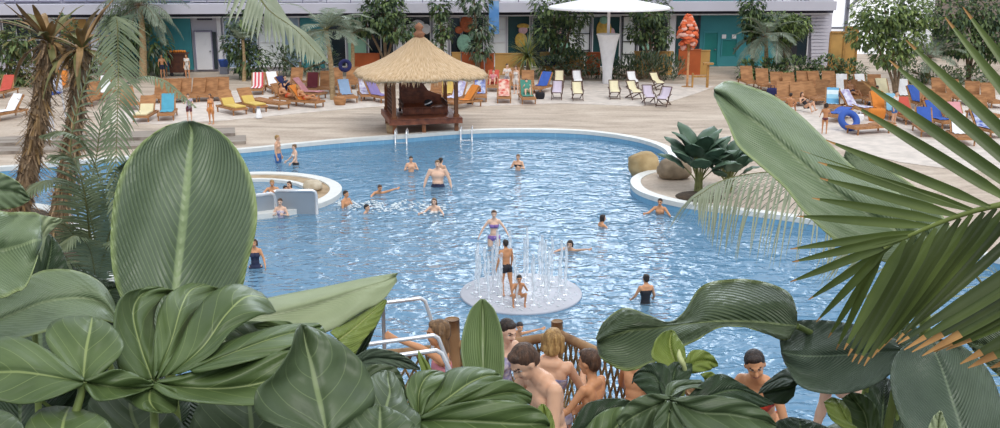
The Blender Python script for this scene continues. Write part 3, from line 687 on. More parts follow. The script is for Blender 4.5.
for s_ in (-1, 1): p.box((0, s_ * PD, 2.5), (PW * 2 + .4, .14, .18)); p.box((s_ * PW, 0, 2.5), (.14, PD * 2 + .4, .18))
p.build('beam', MATS['hut_wood'], hut)
def roof_ring(R, z, n=128, rag=0.):
    out = []
    for k in range(n):
        a = 2 * PI * k / n; c, s_ = math.cos(a), math.sin(a); p = 3.4
        r = R / ((abs(c) ** p + abs(s_) ** p) ** (1 / p))
        r *= 1 + rag * (mnoise.noise((c * 9, s_ * 9, z * 2)) + .6 * mnoise.noise((k * .9, z, 3)))
        out.append(Vector((r * c, r * s_, z + rag * 1.6 * mnoise.noise((k * .55, 1, z)))))
    return out
prof = [(.12, 4.26), (.3, 4.14), (.7, 3.8), (1.15, 3.48), (1.6, 3.2), (2.05, 2.98), (2.45, 2.82), (2.86, 2.68), (2.98, 2.52), (2.85, 2.46), (2.3, 2.56), (1.4, 2.95), (.3, 3.7)]
rings = []
for i, (r, z) in enumerate(prof):
    rg = roof_ring(r * (1.0), z, rag=.05 if i in (8, 9) else .018); rings.append(rg + [rg[0]])
b = MB(); b.grid(rings, lambda u, v: (v * 4, u * 3))
for k in range(520):                                        # loose straw at the eave
    a = random.uniform(0, 2 * PI); c, s_ = math.cos(a), math.sin(a); r = 2.88 / ((abs(c) ** 3.4 + abs(s_) ** 3.4) ** (1 / 3.4)); z = 2.54 + random.uniform(-.05, .1); L = random.uniform(.1, .34)
    p0 = Vector((r * c * .99, r * s_ * .99, z)); d_ = Vector((c * .35, s_ * .35, -1)).normalized() * L; w_ = Vector((-s_, c, 0)) * .025
    b.add([p0 - w_, p0 + w_, p0 + d_], [(0, 1, 2)], [(a, .1), (a + .01, .1), (a, .5)])
rf = b.build('roof', MATS['thatch'], hut, smooth=True)
f = MB(); f.lathe([(.001, 4.1), (.28, 4.12), (.22, 4.26), (.3, 4.34), (.17, 4.44), (.12, 4.52), (.22, 4.64), (.14, 4.76), (.001, 4.86)], 14); f.build('finial', M('finial_brown', '9a6a4e', .7), hut, smooth=True)
# carved bench inside the hut
hw = lambda x, y, z: hut.matrix_basis @ Vector((x, y, z))
bn = thing('carved_bench', 'dark red carved wooden daybed inside the thatched hut', 'bench', hw(.12, .1, .695), math.radians(13))
b = MB(); b.box((0, 0, .3), (2.1, 1.5, .1)); b.box((0, -.72, .18), (2.1, .06, .3))
for k in range(10): b.box((-.95 + k * .21, -.76, .18), (.05, .04, .28))
b.build('seat', MATS['red_wood'], bn)
b = MB(); P = [(-1.0, .3), (-1.0, 1.45), (-.7, 1.55), (-.2, 1.5), (.15, 1.25), (.35, .95), (.7, .8), (1.0, .72), (1.0, .3)]
b.add([(x, .68, z) for x, z in P] + [(x, .75, z) for x, z in P], [tuple(range(9)), tuple(range(17, 8, -1))] + [(i, (i + 1) % 9, 9 + (i + 1) % 9, 9 + i) for i in range(9)])
for k in range(5): b.box((-.35, .66, .5 + k * .19), (1.2, .05, .05))
b.build('backrest', MATS['red_wood'], bn)
for sx in (-1, 1):
    b = MB(); b.box((sx * 1.02, 0, .55), (.07, 1.5, .08))
    for k in range(8): b.box((sx * 1.02, -.68 + k * .19, .42), (.04, .04, .26))
    b.build('armrest', MATS['dark_wood'], bn)
for sx in (-1, 1):
    for sy in (-1, 1): b = MB(); b.box((sx * .98, sy * .68, .13), (.1, .1, .26)); b.build('leg', MATS['dark_wood'], bn)
t = thing('rolled_bundle', 'dark round bundle with white trim on the hut daybed', 'cushion', hw(.3, -.45, 1.05)); b = MB(); b.ball((0, 0, .17), (.2, .18, .17), 14); b.build('cushion', MATS['cloth_black'], t, smooth=True)
b = MB(); b.tube([(-.16, -.1, .1), (0, -.18, .16), (.16, -.1, .24)], .03, 6); b.build('trim_band', MATS['cloth_white'], t)
t = thing('partition_screen', 'dark lattice screen on the left side of the thatched hut', 'screen', hw(-PW + .02, .0, .695), math.radians(13))
b = MB()
for k in range(14): b.box((0, -1.2 + k * .185, .72), (.03, .05, 1.44))
for k in range(8): b.box((0, 0, .05 + k * .2), (.035, 2.45, .04))
b.build('lattice', MATS['dark_wood'], t); b = MB(); b.box((0, 0, .02), (.06, 2.5, .06)); b.box((0, 0, 1.45), (.06, 2.5, .06)); b.build('frame', MATS['red_wood'], t)
t = thing('plant_pot', 'small pale stone pot under the left corner of the hut', 'pot', hw(-PW - .1, -PD + .25, 0)); b = MB(); b.lathe([(.001, 0), (.2, 0), (.26, .2), (.24, .38), (.27, .42), (.2, .42), (.18, .3), (.001, .3)], 18); b.build('body', MATS['stone_tan'], t, smooth=True)
# ============================================================ white funnel parasol
PC = G(607, 84, ZB); t = thing('funnel_parasol', 'huge white disc parasol rising from a white funnel-shaped base', 'parasol', PC)
b = MB(); b.lathe([(.001, 0), (.27, 0), (.27, .05), (.3, .1), (.29, .6), (.34, 1.2), (.45, 1.9), (.58, 2.6), (.7, 3.03), (.74, 3.05), (.72, 3.1), (.64, 3.0), (.001, 2.9)], 32); b.build('funnel', MATS['cloth_white'], t, smooth=True)
b = MB(); b.lathe([(.001, 2.9), (.09, 2.9), (.09, 5.2), (.001, 5.2)], 16); b.build('pole', MATS['white_paint'], t, smooth=True)
b = MB(); b.lathe([(3.72, 4.62), (3.74, 4.7), (3.64, 4.78), (2.6, 4.98), (1.4, 5.2), (.4, 5.4), (.001, 5.46)], 48); b.lathe([(.001, 5.1), (1.4, 4.95), (2.6, 4.78), (3.72, 4.62)], 48); b.build('canopy', MATS['cloth_white'], t, smooth=True)
for k in range(8):
    a = 2 * PI * k / 8; b = MB(); b.tube([(.08 * math.cos(a), .08 * math.sin(a), 4.6), (3.4 * math.cos(a), 3.4 * math.sin(a), 4.65)], .03, 6); b.build('rib', MATS['white_paint'], t)
# ============================================================ orange lantern sculpture
LC_ = G(687, 87, ZB); t = thing('flower_lantern', 'orange and white petal sculpture on a slim pole before the teal wall', 'sculpture', LC_)
b = MB(); b.tube([(0, 0, 0), (0, 0, 2.7)], .07, 8); b.build('pole', M('pole_cream', 'd8a070', .6), t)
M('lantern_orange', 'e26a3c', .6, var=.12, scale=3); M('lantern_pink', 'e9b2a2', .6); b = MB(); b2 = MB()
for k in range(120):
    z = random.uniform(0, 1); R = .62 * math.sin(PI * (z * .8 + .12)) * (1.15 - .4 * z); a = random.uniform(0, 2 * PI)
    c = Vector((R * math.cos(a) - .1, R * math.sin(a), 2.3 + z * 2.0)); q = Vector((math.cos(a), math.sin(a), .5)).to_track_quat('Z', 'Y').to_matrix()
    (b if k % 4 else b2).ball(c, (.22, .14, .07), 8, q)
b.build('petals', MATS['lantern_orange'], t, smooth=True); b2.build('pale_petals', MATS['lantern_pink'], t, smooth=True)
b = MB(); b.tube([(0, 0, 0), (0, 0, .04)], .35, 16); b.tube([(0, 0, 2.2), (-.1, 0, 4.2)], .1, 8); b.build('base', MATS['tan_wood'], t)
t = thing('wooden_stand', 'ochre sign post stand beside the orange sculpture', 'stand', G(707, 88, ZB)); b = MB(); b.box((0, 0, .75), (.14, .14, 1.5)); b.build('post', MATS['tan_wood'], t); b = MB(); b.box((-.9, 0, .45), (.1, .1, .9)); b.build('post', MATS['tan_wood'], t); b = MB(); b.box((-.45, 0, .7), (1.0, .08, .12)); b.build('rail', MATS['tan_wood'], t); b = MB(); b.box((0, -.05, 1.47), (.6, .3, .12)); b.build('top', MATS['tan_wood'], t)
# stove-like cabinet and blue bin by the white door
t = thing('drinks_cart', 'small brown cart with orange items before the teal wall', 'cart', G(180, 76, ZB)); b = MB(); b.box((0, 0, .85), (1.1, .6, 1.2)); b.box((0, 0, 1.5), (1.25, .7, .08)); b.build('cabinet', MATS['dark_wood'], t)
for sx in (-.45, .45): b = MB(); b.tube([(sx, -.3, .13), (sx, -.22, .13)], .13, 12); b.build('wheel', MATS['black'], t)
b = MB()
for k in range(7): b.ball((-.45 + k * .15, random.uniform(-.15, .15), 1.62), .1, 8)
b.build('goods', MATS['cloth_orange'], t, smooth=True)
t = thing('blue_crate', 'blue plastic tub on a stand right of the white door', 'tub', G(224.5, 74, ZB)); b = MB(); b.box((0, 0, .25), (.5, .5, .5)); b.build('stand', MATS['steel_grey'], t); b = MB(); b.lathe([(.001, .5), (.25, .5), (.36, .95), (.38, .97), (.33, .93), (.001, .6)], 20); b.build('tub', MATS['cloth_blue'], t, smooth=True)
# ============================================================ whirlpool basin at the left
WC = G(245, 196.5, 0); RO, RI = 3.35, 2.35
def circ(R, n=96, y=1.): return [Vector((WC.x + R * math.cos(2 * PI * k / n), WC.y + R * y * math.sin(2 * PI * k / n), 0)) for k in range(n)]
wp = thing('whirlpool_basin', 'round whirlpool basin with white rim and tan stone shelf', 'whirlpool', (WC.x, WC.y, 0))
b = MB(); YS = 1.0
def ringm(r0, r1, z0, z1, mat, name, y=YS):
    b = MB(); n = 96; P = []
    for k in range(n + 1):
        a = 2 * PI * k / n; c, s_ = math.cos(a), math.sin(a) * y
        P.append([(r0 * c, r0 * s_, z0), (r1 * c, r1 * s_, z0), (r1 * c, r1 * s_, z1), (r0 * c, r0 * s_, z1), (r0 * c, r0 * s_, z0)])
    b.grid(P, flip=True); return b.build(name, MATS[mat], wp)
ringm(RO - .42, RO, -.04, .17, 'rim_white', 'outer_rim'); ringm(RI - .1, RO - .42, -1.05, .12, 'stone_tan', 'stone_shelf'); ringm(RI - .3, RI - .1, -1.05, .16, 'rim_white', 'inner_rim'); ringm(RO - .36, RO - .03, -1.05, -.04, 'pool_tile', 'tiled_wall')
b = MB(); n = 48; b.add([(0, 0, .12)] + [((RI - .3) * math.cos(2 * PI * k / n), (RI - .3) * YS * math.sin(2 * PI * k / n), .06) for k in range(n)], [(0, 1 + k, 1 + (k + 1) % n) for k in range(n)]); o = b.build('whirlpool_water', MATS['water'], wp)
b = MB(); b.lathe([(.001, -.9), (RI - .3, -.9)], 48, sy=YS); b.build('basin_floor', MATS['pool_tile'], wp)
M('pale_rock', 'd2c6b2', .85, col2='b8a88e', scale=3, bump=.4)
def rock(name, px, py, z, dims, mat, label, seed, rz=0.):
    b = MB(); b.ball((0, 0, 0), 1, 28); vs = []
    for v in b.v:
        v = Vector(v); d_ = v.normalized(); k = 1 + .16 * mnoise.noise(d_ * 1.6 + Vector((seed, 0, 0))) + .05 * mnoise.noise(d_ * 5 + Vector((0, seed, 0)))
        e = Vector([math.copysign(abs(c) ** .85, c) for c in d_]) * k; vs.append((e.x * dims[0], e.y * dims[1], e.z * dims[2]))
    b.v = vs; o = b.build(name, MATS[mat], smooth=True); p = G(px, py, z); o.location = (p.x, p.y, z + dims[2] * .8); o.rotation_euler = (0, 0, rz); return tag(o, label, 'rock')
rock('boulder', 643, 176, 0, (.62, .55, .5), 'boulder', 'rounded tan boulder at the tip of the stone spit', 3)
bpy.data.objects['boulder'].location.z = .42
rock('boulder', 674, 178, ZB, (.62, .5, .4), 'boulder_grey', 'grey-brown boulder between the tan one and the banana plant', 9)
rock('boulder', 313, 190, .12, (.34, .3, .2), 'pale_rock', 'pale blocky rock on the whirlpool shelf', 5, .4)
# stainless partition in the water
def plate(px0, py0, px1, py1, h, label):
    a = G(px0, py0, 0); c = G(px1, py1, 0); d_ = (c - a); L = d_.length; t = thing('steel_partition', label, 'partition', a, math.atan2(d_.y, d_.x))
    b = MB(); b.box((L / 2, 0, h / 2 - .45), (L, .04, h + .9)); b.build('panel', M('brushed_steel', '9ba4ae', .4, var=.04, metal=.3, scale=1), t)
    b = MB(); b.tube([(0, 0, h - .15 + .12), (.06, 0, h), (L - .12, 0, h), (L - .03, 0, h - .05), (L, 0, h - .15), (L, 0, -.9)], .055, 10); b.build('tube_frame', M('chrome', 'e4e6ea', .25, var=.02, metal=.6), t, smooth=True); return t
plate(276, 214, 317, 214, .78, 'brushed steel partition with tubular edge beside the whirlpool'); plate(232, 220, 276, 214, .7, 'steel side panel running back from the partition by the whirlpool')
# pool ladder rails under the hut
for px, l in [(396, 'left chrome grab rail at the pool edge under the hut'), (461, 'right chrome grab rail at the pool edge by the hut')]:
    t = thing('pool_ladder', l, 'ladder', G(px, 133.5 if px > 430 else 136, ZB)); 
    for k, x in enumerate((0, .5)): b = MB(); b.tube([(x, .3, 0), (x, .28, .22), (x, .15, .3), (x, -.25, .28), (x, -.35, .15), (x, -.35, -1.1)], .04, 8); b.build('rail', MATS['chrome'], t, smooth=True)
    for z in (-.25, -.55, -.85): b = MB(); b.box((.25, -.35, z), (.5, .1, .03)); b.build('tread', MATS['chrome'], t)
# ============================================================ fountain
FC = G(521, 294, 0)
def foam_mat():
    m, t, b = newmat('jet_water'); out = t.n['Material Output']
    b.inputs['Base Color'].default_value = (.85, .9, .95, 1); b.inputs['Roughness'].default_value = .3
    tr = t.add('BsdfTransparent'); mx = t.add('MixShader'); tc = t.add('TexCoord'); mp = t.add('Mapping'); mp.inputs['Scale'].default_value = (6, 6, 2.2); t.ln(tc.outputs['Object'], mp.inputs[0])
    n = t.add('TexNoise', _Scale=3., _Detail=3.); t.ln(mp.outputs[0], n.inputs['Vector'])
    f = t.ramp(n.outputs[0], [(.38, (.2, .2, .2)), (.62, (.8, .8, .8))]); t.ln(f, mx.inputs[0]); t.ln(tr.outputs[0], mx.inputs[1]); t.ln(b.outputs[0], mx.inputs[2]); t.ln(mx.outputs[0], out.inputs[0])
foam_mat(); M('foam', 'dfe9f0', .6, var=.05, scale=8, bump=.4)
M('fountain_plate', 'c2c4cf', .45, var=.04, scale=1)
ft = thing('fountain_plate', 'round pale fountain plate with upright water jets in the pool', 'fountain', FC)
b = MB(); b.lathe([(.001, -.95), (1.25, -.95), (1.3, -.2), (1.46, -.08), (1.52, .02), (1.5, .06), (.001, .07)], 64); b.build('plate', MATS['fountain_plate'], ft, smooth=True)
JN = 0
for ringR, n_, h_ in [(1.12, 18, 1.2), (.7, 10, 1.35)]:
    for k in range(n_):
        a = 2 * PI * k / n_ + ringR; x, y = ringR * math.cos(a), ringR * math.sin(a) * .95; H = h_ * random.uniform(.75, 1.1)
        nz = MB(); nz.lathe([(.001, .06), (.05, .06), (.05, .08), (.001, .085)], 10, (x, y, 0)); nz.build('nozzle', MATS['chrome'], ft)
        j = MB(); pts = []; rs = []
        for i in range(13):
            u = i / 12; pts.append((x + .03 * mnoise.noise((x * 3, u * 4, y)), y + .03 * mnoise.noise((y * 3, u * 4, 9 + x)), .08 + H * u)); rs.append(.022 + .03 * u * (1.3 - u) + .006 * mnoise.noise((u * 9, x * 7, y)))
        j.tube(pts, rs, 7)
        for i in range(16):
            u = random.uniform(.15, 1.05); aa = random.uniform(0, 6.3); rr = .03 + .07 * random.random(); j.ball((x + rr * math.cos(aa), y + rr * math.sin(aa), .08 + H * u), random.uniform(.006, .014), 5)
        j.build('water_jet', MATS['jet_water'], ft, smooth=True)
b = MB()
for k in range(420):
    a = random.uniform(0, 2 * PI); r = 1.4 * math.sqrt(random.random()); b.ball((r * math.cos(a), r * math.sin(a), .075), (random.uniform(.01, .04), random.uniform(.01, .04), .006), 6)
tag(b.build('splash_foam', MATS['foam'], ft, smooth=True), kind='stuff')
# ============================================================ foliage helpers
def leafmat(name, c, c2, rough=.5, trans=.25, scale=2.): return M(name, c, rough, col2=c2, scale=scale, trans=trans)
leafmat('leaf_dark', '6f8258', '4b5f3e'); leafmat('leaf_mid', '869a5e', '61784a'); leafmat('leaf_light', 'a5b66e', '7f9553'); leafmat('leaf_grey', '98a592', '748370'); leafmat('leaf_deep', '4a6449', '34493a')
leafmat('leaf_olive', '8c8a55', '66663c'); leafmat('leaf_yellow', 'c8bc6a', 'a09a50'); leafmat('leaf_dry', 'b79566', '86683f'); M('bark', '8f7a62', .9, col2='6b5844', scale=4, bump=.5); M('bark_pale', 'c2a883', .85, col2='9d835f', scale=5, stretch=(1, 1, 4), bump=.4)
M('bark_shaggy', 'b39676', .95, col2='755e47', scale=6, stretch=(3, 3, 1), bump=.8)
leafmat('leaf_sage', '8c9674', '687556')
def rndu():
    while True:
        v = Vector((random.uniform(-1, 1), random.uniform(-1, 1), random.uniform(-1, 1)))
        if .01 < v.length < 1: return v
def blade(b, p, d, L, w, fold=.3, droop=.25):
    """one small leaf: four-sided, folded along the midrib"""
    s_ = d.cross(Vector((0, 0, 1))); s_ = s_.normalized() if s_.length > .05 else Vector((1, 0, 0)); n = s_.cross(d).normalized()
    m = p + d * L * .45 + n * fold * w * 0; t = p + d * L - Vector((0, 0, L * droop))
    b.add([p, m + s_ * w + n * fold * w, t, m - s_ * w + n * fold * w, m], [(0, 4, 1), (4, 2, 1), (0, 3, 4), (4, 3, 2)])
def crown(b, blobs, n, L, w, droop=.4, mats=3):
    tot = sum(r[0] * r[2] for _, r in blobs)
    for c, r in blobs:
        for k in range(int(n * r[0] * r[2] / tot)):
            v = rndu(); v = v.normalized() * (.45 + .6 * random.random() ** .6); p = Vector(c) + Vector((v.x * r[0], v.y * r[1], v.z * r[2]))
            d = (v.normalized() + rndu() * .9 + Vector((0, 0, -droop))).normalized(); b.m = random.randrange(mats); blade(b, p, d, L * random.uniform(.7, 1.3), w * random.uniform(.7, 1.2))
def frond(b, pts, n, ll, w, droop=.35, ang=55, side_up=.15, rr=.02, taper=lambda u: math.sin(PI * min(1, u * .92 + .08)) ** .6, both=True, jitter=.08, segs=3):
    """feather frond along points: midrib tube plus narrow leaflets on both sides"""
    R = crv(pts, 24); b.m = 0; b.tube(R, [rr * (1 - .75 * i / 23) for i in range(24)], 5)
    for k in range(n):
        u = .1 + .9 * (k + .5) / n; p = Vector(cr([tuple(q) for q in R], u)); q = Vector(cr([tuple(q) for q in R], min(1, u + .03))) if u < .97 else p + (R[-1] - R[-2])
        t = (q - p).normalized(); s_ = t.cross(Vector((0, 0, 1)))
        s_ = s_.normalized() if s_.length > .15 else Vector((1, 0, 0)); up = s_.cross(t).normalized()
        for sg in ((-1, 1) if both else (1,)):
            a = math.radians(ang * (1.15 - .55 * u) + random.uniform(-6, 6)); L = ll * taper(u) * random.uniform(.88, 1.08)
            d = (t * math.cos(a) + s_ * sg * math.sin(a) + up * side_up).normalized(); P = []; pp = p.copy(); dd = d.copy(); rows = []
            for i in range(segs + 1):
                uu = i / segs; ww = w * (1 - uu) ** .6 * (.55 + .9 * min(1, uu * 3)) if i < segs else .0005
                wd = dd.cross(up + Vector((.01, 0, 0))); wd = wd.normalized() if wd.length > .05 else t; nn = wd.cross(dd)
                rows.append((pp - wd * ww / 2 + nn * ww * .18, pp.copy(), pp + wd * ww / 2 + nn * ww * .18)); dd = (dd + Vector((0, 0, -droop / segs)) + rndu() * jitter / segs).normalized(); pp = pp + dd * L / segs
            b.m = 1; b.grid([list(r) for r in rows])
    b.m = 0
def palm(name, label, base, top, nf, fl, ll, w, mats, trunk_r=.14, trunk_mat='bark_pale', elev=(10, 70), droop=1.1, n=26, lean=None, cat='palm', ld=.4, group=None, seed=1):
    random.seed(seed * 31); t = thing(name, label, cat, base, 0, group); B = Vector(base); T = Vector(top) - B
    b = MB(); mid = T * .5 + Vector((T.z * .02, 0, 0)); b.tube(crv([(0, 0, -.05), mid, T], 14), [trunk_r * (1.25 - .5 * i / 13) * (1 + .08 * (i % 2)) for i in range(14)], 10); b.build('trunk', MATS[trunk_mat], t, smooth=True)
    for k in range(nf):
        az = 2 * PI * k * .381966 + random.uniform(-.2, .2); el = math.radians(elev[0] + (elev[1] - elev[0]) * random.random()); h = Vector((math.cos(az), math.sin(az), 0)); L = fl * random.uniform(.8, 1.1)
        p = []; pos = T.copy(); d = h * math.cos(el) + Vector((0, 0, math.sin(el)))
        for i in range(6): p.append(pos.copy()); pos = pos + d * L / 5; d = (d + Vector((0, 0, -droop / 5 * (.6 + i * .25)))).normalized()
        b = MB(); frond(b, p, n, ll, w, droop=ld, rr=.02); b.build('frond', [MATS[m] for m in mats], t)
    return t
def tree(name, label, px, base_row, Y, blobs, n, L, w, mats, trunk_r=.12, z0=ZB, droop=.4, cat='tree', seed=1, stems=1):
    """blobs are (px, row, width px, height px) seen at distance Y"""
    random.seed(seed * 17 + 3); base = GY(px, Y, z0); t = thing(name, label, cat, base)
    B = []
    for x, r, wd, ht in blobs:
        c = XY_(x, r, Y) - base; sc = FPX / ((Y) * math.cos(TILT) + (CAM.z - c.z) * math.sin(TILT)); B.append((c, (wd / 2 / sc, wd / 2.3 / sc, ht / 2 / sc)))
    b = MB(); crown(b, B, n, L, w, droop); b.build('foliage', [MATS[m] for m in mats], t)
    for c, r in B[:4 if stems == 1 else stems]:
        tr = MB(); tr.tube(crv([(0, 0, -.05), (c.x * .2, 0, c.z * .4), c], 8), [trunk_r * (1 - .07 * i) for i in range(8)], 8); tr.build('trunk' if c is B[0][0] else 'branch', MATS['bark'], t, smooth=True)
    return t
DG = ['leaf_dark', 'leaf_mid', 'leaf_deep']
# ---- along the building
palm('drooping_palm', 'big drooping grey-green palm before the teal wall at left', GY(143, 65, ZB), XY_(140, 6, 65), 34, 3.2, .9, .06, ['bark', 'leaf_grey'], elev=(-30, 60), droop=1.9, n=16, ld=1.4, seed=2, trunk_r=.2)
tree('broad_shrub', 'leafy tree hanging in front of the door wall behind the drooping palm', 122, 72, 66.5, [(132, 20, 44, 40), (118, 45, 36, 50), (150, 50, 40, 40)], 900, .5, .1, ['leaf_dark', 'leaf_grey', 'leaf_mid'], droop=1., seed=4)
tree('leafy_tree', 'green tree just right of the white door', 243, 80, 65, [(243, 22, 34, 28), (238, 44, 34, 30), (250, 60, 40, 28)], 900, .38, .11, DG, seed=5)
palm('young_palm', 'slender palm with pale stem between the yellow loungers and the door', GY(244, 64, ZB), XY_(243, 40, 64), 12, 1.5, .55, .04, ['leaf_olive', 'leaf_grey'], trunk_r=.1, seed=6, droop=.9, n=18)
tree('palm_shrub', 'dark shrubs beneath the pale glass left of the leaning palm', 300, 82, 67, [(300, 62, 46, 22), (282, 58, 26, 24), (325, 62, 26, 24)], 700, .5, .07, ['leaf_dark', 'leaf_deep', 'leaf_grey'], droop=-.5, cat='shrub', seed=7)
palm('leaning_palm', 'palm with bare pale leaning trunk among the left loungers', GY(333, 55.5, ZB), XY_(326, 30, 55.5), 20, 2.7, .8, .05, ['leaf_olive', 'leaf_grey'], trunk_r=.13, elev=(-10, 55), droop=1.3, n=24, seed=8)
palm('feather_palm', 'dark feathery palm right of the leaning palm', GY(352, 66, ZB), XY_(352, 34, 66), 16, 2.0, .7, .045, ['bark', 'leaf_grey'], trunk_r=.12, droop=1.4, n=22, seed=9)
tree('round_tree', 'dense round dark tree left of the thatched roof', 386, 76, 67, [(382, 12, 46, 34), (366, 24, 30, 24), (396, 28, 40, 26), (385, -6, 40, 30)], 1700, .32, .11, DG, seed=10)
tree('slim_tree', 'slim tree directly right of the roof finial', 442, 72, 67, [(440, 6, 22, 26), (444, 28, 18, 26), (437, 48, 16, 20)], 600, .32, .1, DG, seed=11)
tree('tufted_tree', 'dark tufted tree before the orange mural', 478, 76, 66.3, [(474, 0, 34, 22), (482, 28, 24, 22), (480, 48, 24, 22)], 800, .4, .09, ['leaf_dark', 'leaf_grey', 'leaf_deep'], seed=12)
# spiky yucca
random.seed(77); p = GY(528, 66, ZB); t = thing('spiky_yucca', 'yucca with arching yellow-green blades before the ochre panel', 'yucca', p)
b = MB(); b.tube([(0, 0, 0), (.02, 0, 1.0), (0, 0, 1.4)], [.16, .13, .1], 9); b.build('trunk', MATS['bark'], t, smooth=True)
b = MB()
for k in range(260):
    a = random.uniform(0, 6.28); el = random.uniform(-.3, 1.45); d = Vector((math.cos(a) * math.cos(el), math.sin(a) * math.cos(el), math.sin(el))); L = random.uniform(1.2, 2.0); q = Vector((0, 0, 1.3)); rows = []
    for i in range(6):
        s_ = d.cross(Vector((0, 0, 1))).normalized(); w_ = .06 * (1 - i / 5.2); rows.append([q - s_ * w_, q.copy(), q + s_ * w_]); q = q + d * L / 5; d = (d + Vector((0, 0, -.22))).normalized()
    b.m = k % 3; b.grid(rows)
b.build('blades', [MATS['leaf_yellow'], MATS['leaf_light'], MATS['leaf_grey']], t)
tree('tall_bush', 'tall dark green tree left of the white funnel, reaching the disc parasol', 560, 78, 66.4, [(550, 4, 40, 32), (545, 30, 26, 30), (565, 40, 34, 36), (575, 14, 34, 24)], 1700, .34, .1, DG, seed=14)
tree('low_hedge', 'low dark bushes behind the back row of deck chairs', 560, 80, 65.2, [(552, 66, 34, 18), (580, 64, 34, 22), (600, 68, 16, 16)], 800, .4, .07, ['leaf_deep', 'leaf_dark', 'leaf_grey'], droop=-.3, cat='hedge', seed=15)
tree('grassy_hedge', 'dark grassy hedge right of the white funnel', 645, 82, 65.2, [(628, 70, 26, 24), (648, 68, 40, 28), (668, 70, 34, 26), (612, 74, 18, 18)], 1500, .5, .05, ['leaf_deep', 'leaf_dark', 'leaf_grey'], droop=-1.2, cat='hedge', seed=16)
tree('slender_tree', 'slender dark tree right of the parasol canopy', 650, 76, 67, [(650, 8, 40, 36), (640, 30, 26, 24), (660, 34, 24, 28)], 1300, .34, .1, DG, seed=17)
tree('column_tree', 'narrow tall tree in front of the right half of the teal wall', 752, 76, 67, [(752, 4, 24, 30), (756, 30, 22, 28), (750, 18, 20, 24)], 900, .32, .1, DG, seed=18)
tree('umbrella_tree', 'flat-crowned light green tree before the black glazed door', 786, 78, 67, [(776, 22, 34, 18), (794, 26, 34, 22), (786, 36, 24, 16)], 1100, .32, .1, ['leaf_light', 'leaf_mid', 'leaf_dark'], seed=19)
palm('silver_palm', 'silvery feather palm in front of the teal wall at right', GY(765, 66, ZB), XY_(766, 36, 66), 24, 2.6, .8, .045, ['bark', 'leaf_grey'], trunk_r=.13, elev=(-25, 60), droop=1.5, n=24, seed=20)
tree('shrub_border', 'low dark shrub border behind the right-hand lounger rows', 790, 84, 64.8, [(748, 70, 20, 16), (768, 72, 34, 22), (795, 70, 44, 24), (826, 68, 36, 22), (850, 72, 30, 20), (812, 76, 40, 14)], 2200, .42, .08, DG, droop=0., cat='hedge', seed=21)
tree('citrus_tree', 'round bright green tree over the right-hand loungers', 895, 100, 53, [(885, 10, 62, 42), (868, 30, 44, 34), (905, 34, 52, 40), (892, 52, 40, 30), (915, 12, 40, 34)], 2600, .3, .1, ['leaf_light', 'leaf_mid', 'leaf_dark'], trunk_r=.1, seed=22)
tree('wide_tree', 'wide dark tree behind the palm leaflets at top right', 968, 84, 64, [(950, 14, 52, 40), (985, 10, 50, 44), (965, 38, 60, 36), (995, 40, 40, 40)], 2600, .34, .11, DG, seed=23)
palm('grey_palm', 'grey feathery palm behind the right leaflets', GY(925, 63, ZB), XY_(930, 58, 63), 18, 2.6, .8, .045, ['bark', 'leaf_grey'], trunk_r=.14, elev=(0, 70), droop=1.1, n=24, seed=24)
tree('undergrowth', 'grey-green undergrowth between the round tree and the right edge', 940, 90, 63, [(912, 72, 30, 20), (940, 78, 40, 22), (975, 80, 44, 26)], 1300, .4, .07, ['leaf_grey', 'leaf_dark', 'leaf_mid'], droop=0., cat='shrub', seed=25)
tree('leafy_bush', 'green bush behind the lounger at the far left edge', 10, 100, 62, [(6, 62, 36, 60), (30, 74, 40, 34), (18, 40, 30, 34)], 1300, .42, .1, ['leaf_dark', 'leaf_mid', 'leaf_olive'], droop=.3, seed=26)
tree('leafy_bush', 'dark bush between and behind the two dry trunks', 72, 92, 63, [(66, 40, 30, 46), (84, 66, 24, 34)], 800, .36, .1, DG, seed=27)
